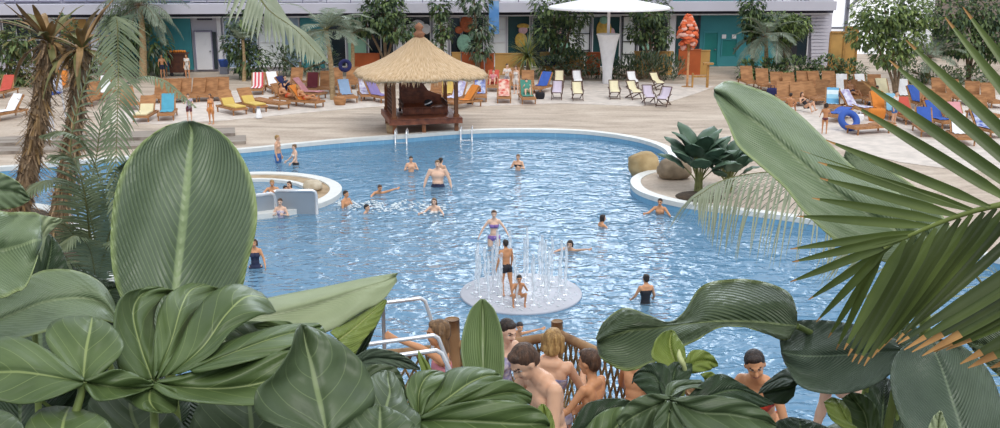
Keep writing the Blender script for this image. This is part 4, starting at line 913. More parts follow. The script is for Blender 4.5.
# ---- two dry shaggy trunks at the left
def dry_palm(label, base, top, r, seed, crown_up=True):
    random.seed(seed); t = thing('dry_palm', label, 'palm', base); T = Vector(top) - Vector(base); ax = crv([(0, 0, -.05), T * .5 + Vector((.12, 0, 0)), T], 40)
    b = MB(); rs = [r * (1.1 - .25 * i / 39) * (1 + .12 * mnoise.noise((i * .7, seed, 0))) for i in range(40)]; b.tube(ax, rs, 14); b.build('trunk', MATS['bark_shaggy'], t, smooth=True)
    b = MB()                                                # old leaf bases and hanging dead leaves
    for k in range(1100):
        u = random.random(); c = Vector(cr([tuple(q) for q in ax], u)); a = random.uniform(0, 6.28); h = Vector((math.cos(a), math.sin(a), 0)); p = c + h * r * .9; q = p + h * random.uniform(.03, .32) * r / .2 + Vector((0, 0, random.uniform(-.5, .25))); s_ = Vector((-h.y, h.x, 0)) * random.uniform(.015, .05)
        b.m = k % 3; b.add([p - s_, p + s_, q + s_ * .5, q - s_ * .2], [(0, 1, 2, 3)])
    b.build('dead_leaf_skirt', [MATS['leaf_dry'], MATS['bark_shaggy'], MATS['bark']], t)
    for k in range(30):
        a = k * 2.4 + seed; el = random.uniform(-.3, 1.2); d = Vector((math.cos(a) * math.cos(el), math.sin(a) * math.cos(el), math.sin(el))); L = random.uniform(.9, 1.9); q = T.copy(); rows = []
        for i in range(8):
            s_ = d.cross(Vector((0, 0, 1))); s_ = s_.normalized() if s_.length > .1 else Vector((1, 0, 0)); w_ = .02 + .07 * math.sin(PI * min(1, i / 7)); rows.append([q - s_ * w_, q - s_.cross(d) * w_ * .3, q + s_ * w_]); q = q + d * L / 7; d = (d + Vector((0, 0, -.12 if el > .5 else -.3)) + rndu() * .12).normalized()
        bb = MB(); bb.grid(rows); bb.build('dead_leaf', MATS['leaf_dry' if k % 3 else 'leaf_olive'], t, solid=.004)
YT = 20.5
dry_palm('thick dry shaggy palm trunk at the left, nearer the edge', G(14, 231, ZB), XY_(49, 42, G(14, 231, ZB).y), .27, 5)
dry_palm('second dry shaggy palm trunk, standing right of the white ladder', G(54, 236, ZB), XY_(82, 50, G(54, 236, ZB).y), .24, 11)
# living fronds of the near left palm group
def fthing(name, label, base, fronds, mats, ll, w, n=60, droop=.5, cat='palm', rr=.018, trunk=None, ang=60, side_up=.0, trunk_r=.09, ftag='frond'):
    t = thing(name, label, cat, base); B = Vector(base)
    if trunk: b = MB(); b.tube(crv([Vector((0, 0, -.05))] + [Vector(p) - B for p in trunk], 16), [trunk_r * (1.1 - .4 * i / 15) for i in range(16)], 10); b.build('trunk', MATS['bark_shaggy'], t, smooth=True)
    for k, f in enumerate(fronds):
        random.seed(91 + k * 7 + len(label)); P = [D(*q) - B for q in f[0]]; L_, w_, n_ = (f[1:] + (ll, w, n)[len(f) - 1:])[:3] if len(f) > 1 else (ll, w, n)
        b = MB(); frond(b, P, n_, L_, w_, droop=droop, ang=ang, rr=rr, side_up=side_up, segs=4); b.build(ftag, [MATS[m] for m in mats], t)
    return t
base = G(100, 300, ZB) ; base.x -= 1.6
lp = fthing('pinnate_palm', 'green feather palm with hanging fronds behind the tall oval leaf', base,
    [([(98, 300, 17), (70, 150, 17), (112, 20, 17), (118, 60, 16.5), (117, 130, 16), (113, 235, 15.6)], .62, .035, 90), ([(98, 300, 17), (100, 250, 17), (106, 205, 16.8), (88, 150, 16.5), (66, 132, 16.2), (40, 136, 16)], .5, .035, 70),
     ([(98, 300, 17), (95, 240, 17), (80, 190, 16.6), (50, 180, 16), (22, 196, 15.6)], .5, .035, 60), ([(98, 300, 17), (104, 260, 16.8), (112, 210, 16.5), (120, 175, 16), (128, 160, 15.8)], .45, .035, 60),
     ([(98, 300, 17), (88, 262, 17), (70, 230, 16.6), (44, 216, 16), (18, 224, 15.6)], .5, .035, 60), ([(98, 300, 17), (100, 270, 16.5), (108, 246, 16), (118, 240, 15.6), (126, 256, 15.2)], .4, .035, 50),
     ([(98, 300, 17), (94, 256, 17), (88, 210, 17), (96, 160, 17), (108, 100, 17), (150, 76, 17), (196, 108, 16.6)], .5, .035, 80), ([(98, 300, 17), (80, 270, 16.6), (50, 250, 16), (30, 258, 15.6), (14, 280, 15.2)], .5, .035, 60), ([(98, 300, 17), (90, 240, 16.6), (84, 190, 16), (72, 160, 15.8), (50, 156, 15.6)], .55, .035, 60), ([(98, 300, 17), (96, 280, 16.2), (90, 250, 15.6), (76, 236, 15.2), (60, 246, 15)], .5, .035, 60), ([(98, 300, 17), (108, 240, 16.6), (122, 200, 16), (126, 170, 15.8)], .5, .035, 60), ([(98, 300, 17), (90, 280, 16.6), (74, 262, 16), (62, 266, 15.6), (52, 290, 15.2)], .4, .035, 50)],
    ['leaf_olive', 'leaf_sage'], .5, .035, trunk=[G(100, 300, ZB) + Vector((-.5, 0, .9)), D(98, 300, 17)], droop=.5)
# frond hanging into the top of the view
M('frond_soft', 'b0b69c', .5, col2='8f987c', scale=3, trans=.3)
top = D(-260, -420, 8.5)
t = fthing('overhanging_palm', 'pale palm frond hanging down from the top edge, left of centre', Vector((top.x, top.y, ZB)), [([(-260, -420, 8.5), (40, -420, 8.5), (190, -220, 8.4), (236, -60, 8.3), (262, 2, 8.2), (296, 30, 8.1), (322, 58, 8.0)], .5, .034, 62)], ['leaf_olive', 'frond_soft'], .6, .05, droop=.7, trunk=[Vector((top.x, top.y, ZB + .05)), Vector((top.x + .1, top.y, 8)), top], rr=.016, ang=60)
# ---- banana-like plant on the right spit
M('strelitzia_leaf', '66806a', .4, col2='4a6550', scale=2.5, trans=.15); M('stem_olive', '7d7f4a', .6)
random.seed(55); pb = G(702, 194, ZB)
for bi, (px, py, hh, nl, lab) in enumerate([(698, 193, 1.32, 20, 'banana-like plant with broad dark leaves on the stone spit, taller left one'), (728, 192, 1.0, 18, 'lower bushy broad-leaved plant right of the taller one on the spit')]):
    t = thing('broad_leaf_plant', lab, 'plant', G(px, py, ZB))
    for k in range(nl):
        a = k * 2.399 + bi; out = .25 + .75 * (k / nl); H = hh * (1.75 - .95 * k / nl) ; base_ = Vector((.12 * math.cos(a), .12 * math.sin(a), 0)); tip = Vector((out * .55 * math.cos(a), out * .55 * math.sin(a), H * .62 + .12))
        s = MB(); s.tube(crv([base_, base_ * .9 + Vector((0, 0, H * .35)), tip], 8), [.035 - .0025 * i for i in range(8)], 6); st = s.build('stem', MATS['stem_olive'], t, smooth=True)
        h = Vector((math.cos(a), math.sin(a), 0)); d = (h * (.15 + .5 * k / nl) + Vector((0, 0, 1))).normalized(); L = random.uniform(.62, .85) * (hh + .15); q = tip.copy(); rows = []; W = L * .34
        for i in range(10):
            u = i / 9; s_ = d.cross(h + Vector((0, 0, .001))); s_ = Vector((-h.y, h.x, 0)); n = s_.cross(d); w_ = W * math.sin(PI * min(1, .06 + .94 * u) ** .9) ** .55 * (1 if i < 9 else .1)
            rows.append([q + s_ * w_ * x + n * (-.35 * w_ * abs(x) ** 1.3) * (-1) + n * .012 * math.sin(i * 2 + x * 3) for x in (-1, -.66, -.33, 0, .33, .66, 1)]); q = q + d * L / 9; d = (d + h * .09 + Vector((0, 0, -.13))).normalized()
        lf = MB(); lf.grid(rows, lambda u, v: (v * 2 - 1, u)); lf.build('leaf', MATS['strelitzia_leaf'], t, smooth=True, solid=.006)
b = MB(); b.lathe([(.001, .1), (.5, .08), (.78, .03), (.85, -.02)], 28); o = b.build('planting_soil', MATS['soil'], smooth=True); o.location = G(700, 197, ZB); tag(o, 'dark soil patch around the broad-leaved plants', 'soil', kind='stuff')
# thin drooping frond above the right pool edge
t = fthing('trailing_palm', 'thin translucent palm frond trailing over the pool edge below the large leaf', Vector((D(1010, 520, 4.05).x, D(1010, 520, 4.05).y, 5.88)), [([(1010, 520, 4.05), (1015, 340, 5.0), (930, 225, 5.8), (862, 186, 6.0), (790, 172, 5.9), (730, 178, 5.8), (694, 198, 5.7)], .8, .013, 84)], ['leaf_olive', 'frond_soft'], .5, .02, droop=1.3, rr=.008, ang=66)
# ============================================================ people
M('skin_fair', 'e2b191', .5, var=.03, scale=6); M('skin_pink', 'e8bfa6', .5, var=.03, scale=6); M('skin_tan', 'c98d62', .5, var=.03, scale=6); M('skin_warm', 'd69a70', .5, var=.03, scale=6)
M('lip', 'a85a50', .5); M('brow', '4a352c', .7); M('eye_dark', '2a2422', .3); M('eye_white', 'd8d2cc', .4)
for n_, c_, c2_ in [('hair_brown', '5e4230', '382519'), ('hair_dark', '3a2a22', '1d1512'), ('hair_black', '25201f', '121010'), ('hair_blond', 'c29b62', '86653a'), ('hair_mouse', '8a6a48', '5c432c'), ('hair_grey', '8f877c', '6a6259')]:
    M(n_, c_, .55, col2=c2_, scale=14, stretch=(3, 3, .7), bump=.5)
M('wear_navy', '2c3350', .8); M('wear_black', '23232b', .7); M('wear_red', 'c8402c', .7); M('wear_orange', 'd8562a', .7); M('wear_blue', '4c78b8', .8); M('wear_green', '5f8a62', .8); M('wear_purple', '8a6cae', .7); M('wear_white', 'e4ddd8', .8); M('wear_jeans', '93aed0', .9)
M('wear_maroon', '6c3440', .7); M('wear_pattern', 'd9cfd4', .8, col2='8d8ab0', scale=18, detail=1); M('wear_orange_dress', 'e39a5c', .8); M('wear_pink', 'd88a94', .8)
def vec(*a): return Vector(a)
# each pose: directions in the body frame, person faces -Y, person's left is +X
POSES = {
 'stand': dict(),
 'wade': dict(aL=((.35, -.25, -.9), (.15, -.7, -.55)), aR=((-.35, -.25, -.9), (-.15, -.7, -.55))),
 'arms_out': dict(aL=((.6, -.1, -.78), (.45, -.25, -.85)), aR=((-.6, -.1, -.78), (-.45, -.25, -.85))),
 'hands_chest': dict(aL=((.4, -.2, -.85), (-.45, -.75, .35)), aR=((-.4, -.2, -.85), (.45, -.75, .35))),
 'swim': dict(torso=(0, -.75, .6), aL=((.25, -.95, .05), (.1, -1, -.1)), aR=((-.3, -.9, -.2), (-.1, -1, -.1)), lL=((.1, .7, -.7), (0, .95, -.3)), lR=((-.1, .8, -.6), (0, .9, -.4)), head=(0, -.25, 1)),
 'swim_side': dict(torso=(.2, -.55, .75), aL=((.85, -.35, .25), (.9, -.3, .25)), aR=((-.7, -.6, -.2), (-.5, -.8, -.2)), lL=((.1, .6, -.8), (0, .8, -.5)), lR=((-.1, .6, -.8), (0, .8, -.5)), head=(.1, -.2, 1)),
 'neckdeep': dict(torso=(0, -.2, 1), aL=((.6, -.5, -.55), (.3, -.9, .1)), aR=((-.6, -.5, -.55), (-.3, -.9, .1)), lL=((.15, -.5, -.85), (0, .5, -.9)), lR=((-.15, -.5, -.85), (0, .5, -.9))),
 'sit_edge': dict(torso=(0, .08, 1), aL=((.25, -.3, -.9), (-.3, -.75, -.3)), aR=((-.25, -.3, -.9), (.3, -.75, -.3)), lL=((.2, -.95, .25), (.05, -.15, -1)), lR=((-.2, -.95, .25), (-.05, -.15, -1))),
 'crouch': dict(torso=(0, -.3, .95), aL=((.35, -.75, -.6), (-.35, -.4, .75)), aR=((-.35, -.75, -.6), (.35, -.4, .75)), lL=((.35, -.85, .45), (-.05, .25, -1)), lR=((-.35, -.85, .45), (.05, .25, -1)), head=(0, -.2, 1)),
 'recline': dict(torso=(0, .75, .65), aL=((.35, -.3, -.85), (0, -.9, -.1)), aR=((-.35, -.3, -.85), (.3, -.9, .2)), lL=((.1, -.92, .35), (.02, -.8, -.6)), lR=((-.1, -.95, .1), (-.02, -.98, -.12)), head=(0, .3, 1)),
 'recline_up': dict(torso=(0, .7, .7), aL=((.3, -.5, -.7), (-.25, -.6, .7)), aR=((-.3, -.5, -.7), (.25, -.6, .7)), lL=((.12, -.75, .65), (0, -.45, -.9)), lR=((-.12, -.85, .5), (0, -.5, -.85)), head=(0, .1, 1)),
 'sit_ground': dict(torso=(0, .15, 1), aL=((.3, -.55, -.75), (-.1, -.8, .1)), aR=((-.3, -.55, -.75), (.1, -.8, .1)), lL=((.15, -.75, .65), (.03, -.35, -.95)), lR=((-.15, -.75, .65), (-.03, -.35, -.95)), head=(0, -.2, 1)),
 'lie_front': dict(torso=(0, 1, .12), aL=((.6, .7, -.1), (-.5, .8, 0)), aR=((-.6, .7, -.1), (.5, .8, 0)), lL=((.1, -1, -.02), (.05, -1, .02)), lR=((-.1, -1, -.02), (-.05, -1, .02)), head=(0, .9, .5)),
}
def bodymesh(H, pose, build=1., fem=False, child=False, vox=.02, fingers=True, hold=None):
    """one continuous skin: returns mesh, joints, bones (for garments), in the body frame with the pelvis at the origin"""
    P = dict(torso=(0, 0, 1), head=(0, -.05, 1), aL=((.18, .02, -1), (.08, -.22, -1)), aR=((-.18, .02, -1), (-.08, -.22, -1)), lL=((.06, -.03, -1), (.0, .04, -1)), lR=((-.06, -.03, -1), (.0, .04, -1)), face=None, hL=None, hR=None); P.update(POSES[pose] if isinstance(pose, str) else pose)
    hs = 1.18 if child else 1.; W = build; b = MB(); N = 12
    T = vec(*P['torso']).normalized(); X = vec(1, 0, 0); X = (X - T * X.dot(T)).normalized(); Fd = T.cross(X) * -1                  # Fd = front
    if P.get('twist'): q = Quaternion(T, P['twist']); X = q @ X; Fd = q @ Fd
    pel = vec(0, 0, 0); R3 = Matrix((X, -Fd, T)).transposed(); hipw = .052 if not fem else .058
    def TP(x, f, t): return pel + X * (x * H * W) + Fd * (f * H) + T * (t * H)
    J = dict(pel=pel, chest=TP(0, 0, .2), neck=TP(0, -.004, .315), sL=TP(.098 if not fem else .088, 0, .285), sR=TP(-.098 if not fem else -.088, 0, .285))
    hd = vec(*P['head']).normalized(); J['head'] = J['neck'] + hd * (.085 * H * hs) + Fd * .012 * H
    g = (1.1 if W > 1.1 else 1.)
    b.ball(TP(0, 0, .0), (.086 * H * W * (1.04 if fem else .96), .062 * H * W, .062 * H), 18, R3); b.ball(TP(0, .006 * g, .07), (.074 * H * W * (.9 if fem else 1), .054 * H * W * g, .07 * H), 18, R3)
    b.ball(TP(0, .0, .135), (.074 * H * W * (.9 if fem else 1), .052 * H * W, .075 * H), 18, R3); b.ball(TP(0, 0, .205), (.092 * H * W * (.9 if fem else 1), .06 * H * W, .08 * H), 18, R3)
    b.capsule(TP(-.07, -.006, .272), TP(.07, -.006, .272), .038 * H, .038 * H, N); b.capsule(TP(-.03, -.012, .295), TP(.03, -.012, .295), .036 * H, .036 * H, N)
    b.capsule(TP(0, -.008, .28), J['head'] - hd * .03 * H, .034 * H, .029 * H * (1 if not child else .95), N)
    for sx in (-1, 1):
        b.ball(TP(sx * .042, -.036, -.012), (.044 * H * W, .042 * H * W, .046 * H), 14, R3)                  # buttocks
        if fem: b.ball(TP(sx * .04, .05, .2), (.034 * H, .034 * H, .034 * H), 12, R3)
        elif not child: b.ball(TP(sx * .04, .034, .222), (.042 * H * W, .03 * H, .036 * H), 12, R3)
        b.ball(TP(sx * .05, -.028, .235), (.036 * H * W, .026 * H, .05 * H), 12, R3)                          # shoulder blades
    bones = [('torso', pel, J['neck'], .08 * H)]
    # head
    fz = P['face']; hf = (Fd if fz is None else vec(*fz)); hf = (hf - hd * hf.dot(hd)).normalized(); hx = hd.cross(hf).normalized() * -1; HR = Matrix((hx, -hf, hd)).transposed(); hc = J['head'] + hd * .012 * H; k = H * hs
    def HP(x, f, u): return hc + hx * (x * k) + hf * (f * k) + hd * (u * k)
    b.ball(HP(0, -.006, .012), (.046 * k, .056 * k, .056 * k), 20, HR); b.ball(HP(0, .012, -.022), (.036 * k, .04 * k, .048 * k), 16, HR); b.ball(HP(0, .034, -.052), (.018 * k, .016 * k, .015 * k), 10, HR)
    b.capsule(HP(0, .05, .004), HP(0, .062, -.018), .006 * k, .0095 * k, 8); b.capsule(HP(-.014, .049, .012), HP(.014, .049, .012), .008 * k, .008 * k, 8)
    for sx in (-1, 1):
        b.ball(HP(sx * .047, -.004, -.004), (.006 * k, .011 * k, .016 * k), 8, HR); b.ball(HP(sx * .02, .036, -.02), (.014 * k, .014 * k, .016 * k), 8, HR)
    b.ball(HP(0, .05, -.034), (.013 * k, .006 * k, .006 * k), 8, HR)
    heads = dict(c=hc, x=hx, f=hf, u=hd, k=k)
    # arms
    for s_, sx in (('L', 1), ('R', -1)):
        S = J['s' + s_]; u, f = [vec(*q).normalized() for q in P['a' + s_]]; E = S + u * (.165 * H); Wp = E + f * (.145 * H); aw = .5 + .5 * W; aw *= .88 if fem or child else 1
        b.ball(S, .033 * H * aw, 12); b.capsule(S, E, .031 * H * aw, .0235 * H * aw, N); b.capsule(E, E + f * (.05 * H), .0245 * H * aw, .0245 * H * aw, N); b.capsule(E + f * (.04 * H), Wp, .0235 * H * aw, .0155 * H * aw, N)
        bones += [('ua' + s_, S, E, .03 * H), ('fa' + s_, E, Wp, .022 * H)]
        hdv = vec(*P['h' + s_]).normalized() if P['h' + s_] else f; pn = (X * sx * -1); pn = (pn - hdv * pn.dot(hdv)); pn = pn.normalized() if pn.length > .1 else Fd.copy(); sd = hdv.cross(pn).normalized(); pc = Wp + hdv * .028 * H
        b.ball(pc, (.0225 * H, .0125 * H, .03 * H), 10, Matrix((sd, pn, hdv)).transposed())
        if fingers:
            fr = max(.0052 * H, vox * .62)
            for q, (off, ln) in enumerate(zip((-.0165, -.0055, .0055, .0165), (.034, .043, .046, .038))):
                a0 = pc + hdv * .022 * H + sd * off * H * 1.15; cur = P.get('curl', .45); d1 = (hdv + pn * cur * .5 + sd * off * 9).normalized(); d2 = (hdv + pn * cur * 1.6 + sd * off * 6).normalized(); m_ = a0 + d1 * ln * .55 * H
                b.capsule(a0 - hdv * .008 * H, m_, fr * 1.1, fr, 8); b.capsule(m_, m_ + d2 * ln * .5 * H, fr, fr * .85, 8)
            tsd = sd * (1 if sd.dot(Fd) > 0 else -1); t0 = Wp + hdv * .014 * H + tsd * .014 * H; t1 = t0 + (tsd * .75 + hdv * .7 + pn * .25).normalized() * .026 * H; b.capsule(t0, t1, fr * 1.35, fr * 1.2, 8); b.capsule(t1, t1 + (hdv + pn * .4 + tsd * .15).normalized() * .024 * H, fr * 1.2, fr, 8)
        bones.append(('ha' + s_, Wp, Wp + hdv * .09 * H, .02 * H)); J['w' + s_] = Wp; J['h' + s_] = pc
    # legs
    for s_, sx in (('L', 1), ('R', -1)):
        hp = TP(sx * hipw / W ** .3, 0, -.02); th, sh = [vec(*q).normalized() for q in P['l' + s_]]; K = hp + th * (.235 * H); A = K + sh * (.235 * H); lw = (.55 + .45 * W) * (1.06 if fem else 1) * (.9 if child else 1)
        b.capsule(hp, K, .053 * H * lw, .034 * H * lw, N); b.capsule(hp + th * .05 * H, hp + th * .13 * H, .05 * H * lw, .045 * H * lw, N); b.capsule(K, A, .0315 * H * lw, .02 * H, N); back = (Fd * -1); back = (back - sh * back.dot(sh)); back = back.normalized() if back.length > .05 else vec(0, 1, 0)
        b.ball(K + sh * .07 * H + back * .012 * H, (.03 * H * lw, .03 * H * lw, .062 * H), 12, sh.to_track_quat('Z', 'Y').to_matrix())
        fd = (-back); A2 = A + sh * .022 * H; toe = A2 + fd * .1 * H; b.capsule(A, A2 - fd * .02 * H, .021 * H, .019 * H, 10); b.capsule(A2 - fd * .015 * H, A2 + fd * .055 * H, .019 * H, .021 * H, 10); b.capsule(A2 + fd * .05 * H, A2 + fd * .085 * H, .022 * H, .016 * H, 10)
        for q in range(5): tx = (q - 2) * .009 * H * sx; b.capsule(A2 + fd * .085 * H + X * tx, A2 + fd * (.112 - .006 * abs(q - (1 if sx > 0 else 1))) * H + X * tx, max(.006 * H, vox * .4), max(.005 * H, vox * .35), 6)
        bones += [('th' + s_, hp, K, .045 * H), ('sh' + s_, K, A, .03 * H)]; J['a' + s_] = A2; J['k' + s_] = K
    me = b.mesh('tmp', [], True); o = bpy.data.objects.new('tmp', me); COL.objects.link(o)
    m = o.modifiers.new('r', 'REMESH'); m.mode = 'VOXEL'; m.voxel_size = vox; m.adaptivity = 0; m.use_smooth_shade = True
    sm = o.modifiers.new('s', 'SMOOTH'); sm.factor = .6; sm.iterations = 3 if vox < .01 else 2
    dg = bpy.context.evaluated_depsgraph_get(); out = bpy.data.meshes.new_from_object(o.evaluated_get(dg)); bpy.data.objects.remove(o); bpy.data.meshes.remove(me)
    out.name = 'body'; return out, J, bones, heads
def nearest(bones, p):
    best = None
    for nme, a, c, r in bones:
        d = c - a; t = max(0, min(1, (p - a).dot(d) / d.length_squared)); q = (p - (a + d * t)).length / r
        if best is None or q < best[0]: best = (q, nme, (p - a).dot(d) / d.length_squared)
    return best
def garment(me, bones, H, kind):
    """cloth lifted off the skin: faces chosen by where they sit on the body"""
    tors = [q for q in bones if q[0] == 'torso'][0]; ax = (tors[2] - tors[1]).normalized(); L = tors[2] - tors[1]
    vs = me.vertices; n = len(vs); keep = np.zeros(n, bool)
    for v in vs:
        q = nearest(bones, v.co); h = (v.co - tors[1]).dot(ax) / H; k = False
        if kind in ('trunks', 'shorts', 'briefs', 'trousers'):
            lim = {'trunks': .34, 'shorts': .6, 'briefs': .06, 'trousers': 2}[kind]; top = {'briefs': .03}.get(kind, .06)
            if q[1] == 'torso': k = h < top
            elif q[1][:2] == 'th': k = q[2] < lim and h < top
            elif q[1][:2] == 'sh': k = kind == 'trousers' and q[2] < .95
        elif kind == 'top': k = q[1] == 'torso' and .165 < h < .232
        elif kind == 'suit': k = (q[1] == 'torso' and h < .25) or (q[1][:2] == 'th' and q[2] < .1 and h < .0)
        elif kind == 'shirt': k = (q[1] == 'torso' and h < .3) or (q[1][:2] == 'ua' and q[2] < .55)
        elif kind == 'dress': k = (q[1] == 'torso' and h < .27) or (q[1][:2] == 'th' and q[2] < .75)
        keep[v.index] = k
    vi = {}; V = []; Fc = []; off = .0045 * H / 1.7 + .002
    for p in me.polygons:
        if all(keep[i] for i in p.vertices):
            f = []
            for i in p.vertices:
                if i not in vi: vi[i] = len(V); V.append(vs[i].co + vs[i].normal * off)
                f.append(vi[i])
            Fc.append(f)
    b = MB(); b.add(V, Fc); return b
def hair_mesh(hd, style, vox, seed=0):
    c, x, f, u, k = hd['c'], hd['x'], hd['f'], hd['u'], hd['k']; R = Matrix((x, -f, u)).transposed(); b = MB()
    def HP(a, g, h): return c + x * (a * k) + f * (g * k) + u * (h * k)
    rnd = random.Random(seed)
    b.ball(HP(0, -.014, .022), (.0505 * k, .056 * k, .053 * k), 16, R); b.ball(HP(0, -.032, .0), (.044 * k, .036 * k, .05 * k), 14, R); b.ball(HP(0, .018, .05), (.036 * k, .026 * k, .02 * k), 12, R)
    for i in range(14):
        a = rnd.uniform(-1, 1); g = rnd.uniform(-1, .6); b.ball(HP(a * .036, -.01 + g * .04, .055 - .02 * (a * a + g * g)), (.014 * k,) * 3, 8)
    if style == 'bob':
        for sx in (-1, 1): b.capsule(HP(sx * .044, -.006, .02), HP(sx * .05, -.004, -.05), .02 * k, .014 * k, 10)
        b.ball(HP(0, -.04, -.03), (.05 * k, .026 * k, .045 * k), 12, R)
    if style == 'long':
        for a in (-.044, -.03, -.012, .008, .028, .044): b.capsule(HP(a, -.02 - .02 * (1 - abs(a) * 20), .01), HP(a * 1.1 + rnd.uniform(-.008, .008), -.048 + .02 * abs(a) * 20, -.11 - rnd.uniform(0, .05)), .018 * k, .008 * k, 8)
    if style == 'bun': b.ball(HP(0, -.05, .045), (.026 * k,) * 3, 10); 
    if style == 'tail': b.capsule(HP(0, -.055, .02), HP(0, -.075, -.09), .017 * k, .009 * k, 8)
    me = b.mesh('tmp', [], True); o = bpy.data.objects.new('tmp', me); COL.objects.link(o)
    m = o.modifiers.new('r', 'REMESH'); m.mode = 'VOXEL'; m.voxel_size = vox; m.use_smooth_shade = True
    sm = o.modifiers.new('s', 'SMOOTH'); sm.factor = .5; sm.iterations = 2
    dg = bpy.context.evaluated_depsgraph_get(); out = bpy.data.meshes.new_from_object(o.evaluated_get(dg)); bpy.data.objects.remove(o); bpy.data.meshes.remove(me); out.name = 'hair'; return out
CACHE = {}
def person(label, H, pose, skin, hair, style='short', wear=(), build=1., fem=False, child=False, vox=.02, at=None, head_at=None, rz=0., group=None, cat='person', seed=0, feet=None):
    """wear: list of (kind, material). at: pelvis point; feet: ground point under the feet; head_at: centre of the head"""
    key = (H, str(pose), build, fem, child, vox)
    if key not in CACHE: CACHE[key] = bodymesh(H, pose, build, fem, child, vox)
    src, J, bones, hd = CACHE[key]; Rz = Matrix.Rotation(math.radians(rz), 3, 'Z')
    if head_at is not None: org = Vector(head_at) - Rz @ hd['c']
    elif feet is not None: lo = min(J['aL'].z, J['aR'].z) - .021 * H; mid = (J['aL'] + J['aR']) / 2; org = Vector(feet) - Rz @ Vector((mid.x, mid.y, lo))
    else: org = Vector(at)
    t = thing('person', label, cat, org, math.radians(rz), group)
    me = src.copy(); me.materials.clear()
    for m_ in (skin, 'lip', 'brow', 'eye_dark', 'eye_white'): me.materials.append(MATS[m_])
    c, x, f, u, k = hd['c'], hd['x'], hd['f'], hd['u'], hd['k']
    for p in me.polygons:
        d = p.center - c; fx, ff, fu = d.dot(x) / k, d.dot(f) / k, d.dot(u) / k; mi = 0
        if ff > .03 and abs(fx) < .04 and abs(fu) < .06:
            if abs(fx) < .0145 and abs(fu + .035) < .0048: mi = 1
            elif .009 < abs(fx) < .029 and abs(fu - .0155 + (abs(fx) - .02) ** 2 * 10) < .0036: mi = 2
            elif abs(abs(fx) - .019) < .0038 and abs(fu - .002) < .0045: mi = 3
            elif abs(abs(fx) - .019) < .0095 and abs(fu - .002) < .0042: mi = 4
        p.material_index = mi
    o = bpy.data.objects.new('body', me); COL.objects.link(o); o.parent = t
    if hair:
        h = hair_mesh(hd, style, max(vox * .8, .006), seed); h.materials.clear(); h.materials.append(MATS[hair]); o = bpy.data.objects.new('hair', h); COL.objects.link(o); o.parent = t
    for kind, mt in wear:
        g = garment(src, bones, H, kind)
        if g.f: g.build({'trunks': 'swim_trunks', 'shorts': 'shorts', 'briefs': 'swim_briefs', 'trousers': 'trousers', 'top': 'bikini_top', 'suit': 'swimsuit', 'shirt': 'shirt', 'dress': 'dress'}[kind], MATS[mt], t, smooth=True, solid=.004)
    t['_J'] = 0; del t['_J']
    return t, org, J, Rz
# ---- bathers: (label, head px, head row, pose, rz, height, skin, hair, style, wear, flags)
PF = -1.1
def bather(label, px, row, above, pose, rz, H, skin, hair, style='short', wear=(('trunks', 'wear_navy'),), **k):
    """head centre seen at px,row and standing 'above' metres out of the water"""
    p = G(px, row, above); return person(label, H, pose, skin, hair, style, wear, head_at=p, rz=rz, vox=k.pop('vox', .019), group='bathers in the pool', **k)
bather('stout bare-chested man wading waist-deep facing the camera', 437.5, 164, .84, dict(aL=((.42, -.1, -.9), (.25, -.25, -.9)), aR=((-.42, -.1, -.9), (-.25, -.25, -.9))), 0, 2.0, 'skin_pink', 'hair_mouse', wear=(('trunks', 'wear_navy'),), build=1.42, vox=.022)
bather('dark-haired bather half hidden behind the stout man', 441, 160.5, .55, 'wade', 150, 1.65, 'skin_fair', 'hair_dark', wear=(('trunks', 'wear_black'),))
bather('dark-haired boy wading left of the stout man', 411, 159, .5, 'hands_chest', 10, 1.55, 'skin_fair', 'hair_black')
bather('long-haired woman shoulder-deep below the stout man', 434, 201.5, .38, 'neckdeep', -10, 1.65, 'skin_pink', 'hair_mouse', 'long', (('top', 'wear_white'),), fem=True)
bather('swimmer stretching an arm sideways, left of the stout man', 380, 188, .22, 'swim_side', 30, 1.6, 'skin_warm', 'hair_brown', wear=(('trunks', 'wear_navy'),))
bather('man seen from the side beside the whirlpool rim', 346, 194, .42, 'wade', 60, 1.7, 'skin_warm', 'hair_dark')
bather('swimmer with only a dark wet head and splash around', 367, 207.5, .16, 'neckdeep', 70, 1.6, 'skin_fair', 'hair_black')
bather('tall bare-chested boy standing at the far pool edge in blue shorts', 277.5, 138, 1.0, 'stand', 80, 1.75, 'skin_fair', 'hair_blond', wear=(('shorts', 'wear_blue'),))
bather('girl in a bikini wading right of the boy at the far edge', 294, 147, .72, 'wade', -60, 1.6, 'skin_pink', 'hair_mouse', 'bun', (('top', 'wear_white'), ('briefs', 'wear_black')), fem=True)
bather('bather in the whirlpool leaning on its back rim, left one', 272, 183, .62, 'neckdeep', 10, 1.6, 'skin_warm', 'hair_blond')
bather('long-haired woman sitting in the whirlpool, right one', 289, 184.5, .55, 'neckdeep', -20, 1.6, 'skin_fair', 'hair_brown', 'long', (('top', 'wear_white'),), fem=True)
bather('dark-capped bather low in the whirlpool', 285.5, 188.5, .35, 'neckdeep', 40, 1.5, 'skin_fair', 'hair_black')
bather('woman in a patterned bikini in front of the steel partition', 280, 202, .5, 'hands_chest', 0, 1.62, 'skin_pink', 'hair_brown', 'bun', (('suit', 'wear_pattern'),), fem=True)
bather('bather mostly hidden by the right edge of the tall oval leaf', 254, 243, .7, 'wade', 10, 1.6, 'skin_warm', 'hair_brown', 'bob', (('suit', 'wear_navy'),), fem=True)
bather('lone bather far out near the back edge of the pool', 518, 157, .5, 'hands_chest', -20, 1.6, 'skin_fair', 'hair_mouse', wear=(('top', 'wear_black'),))
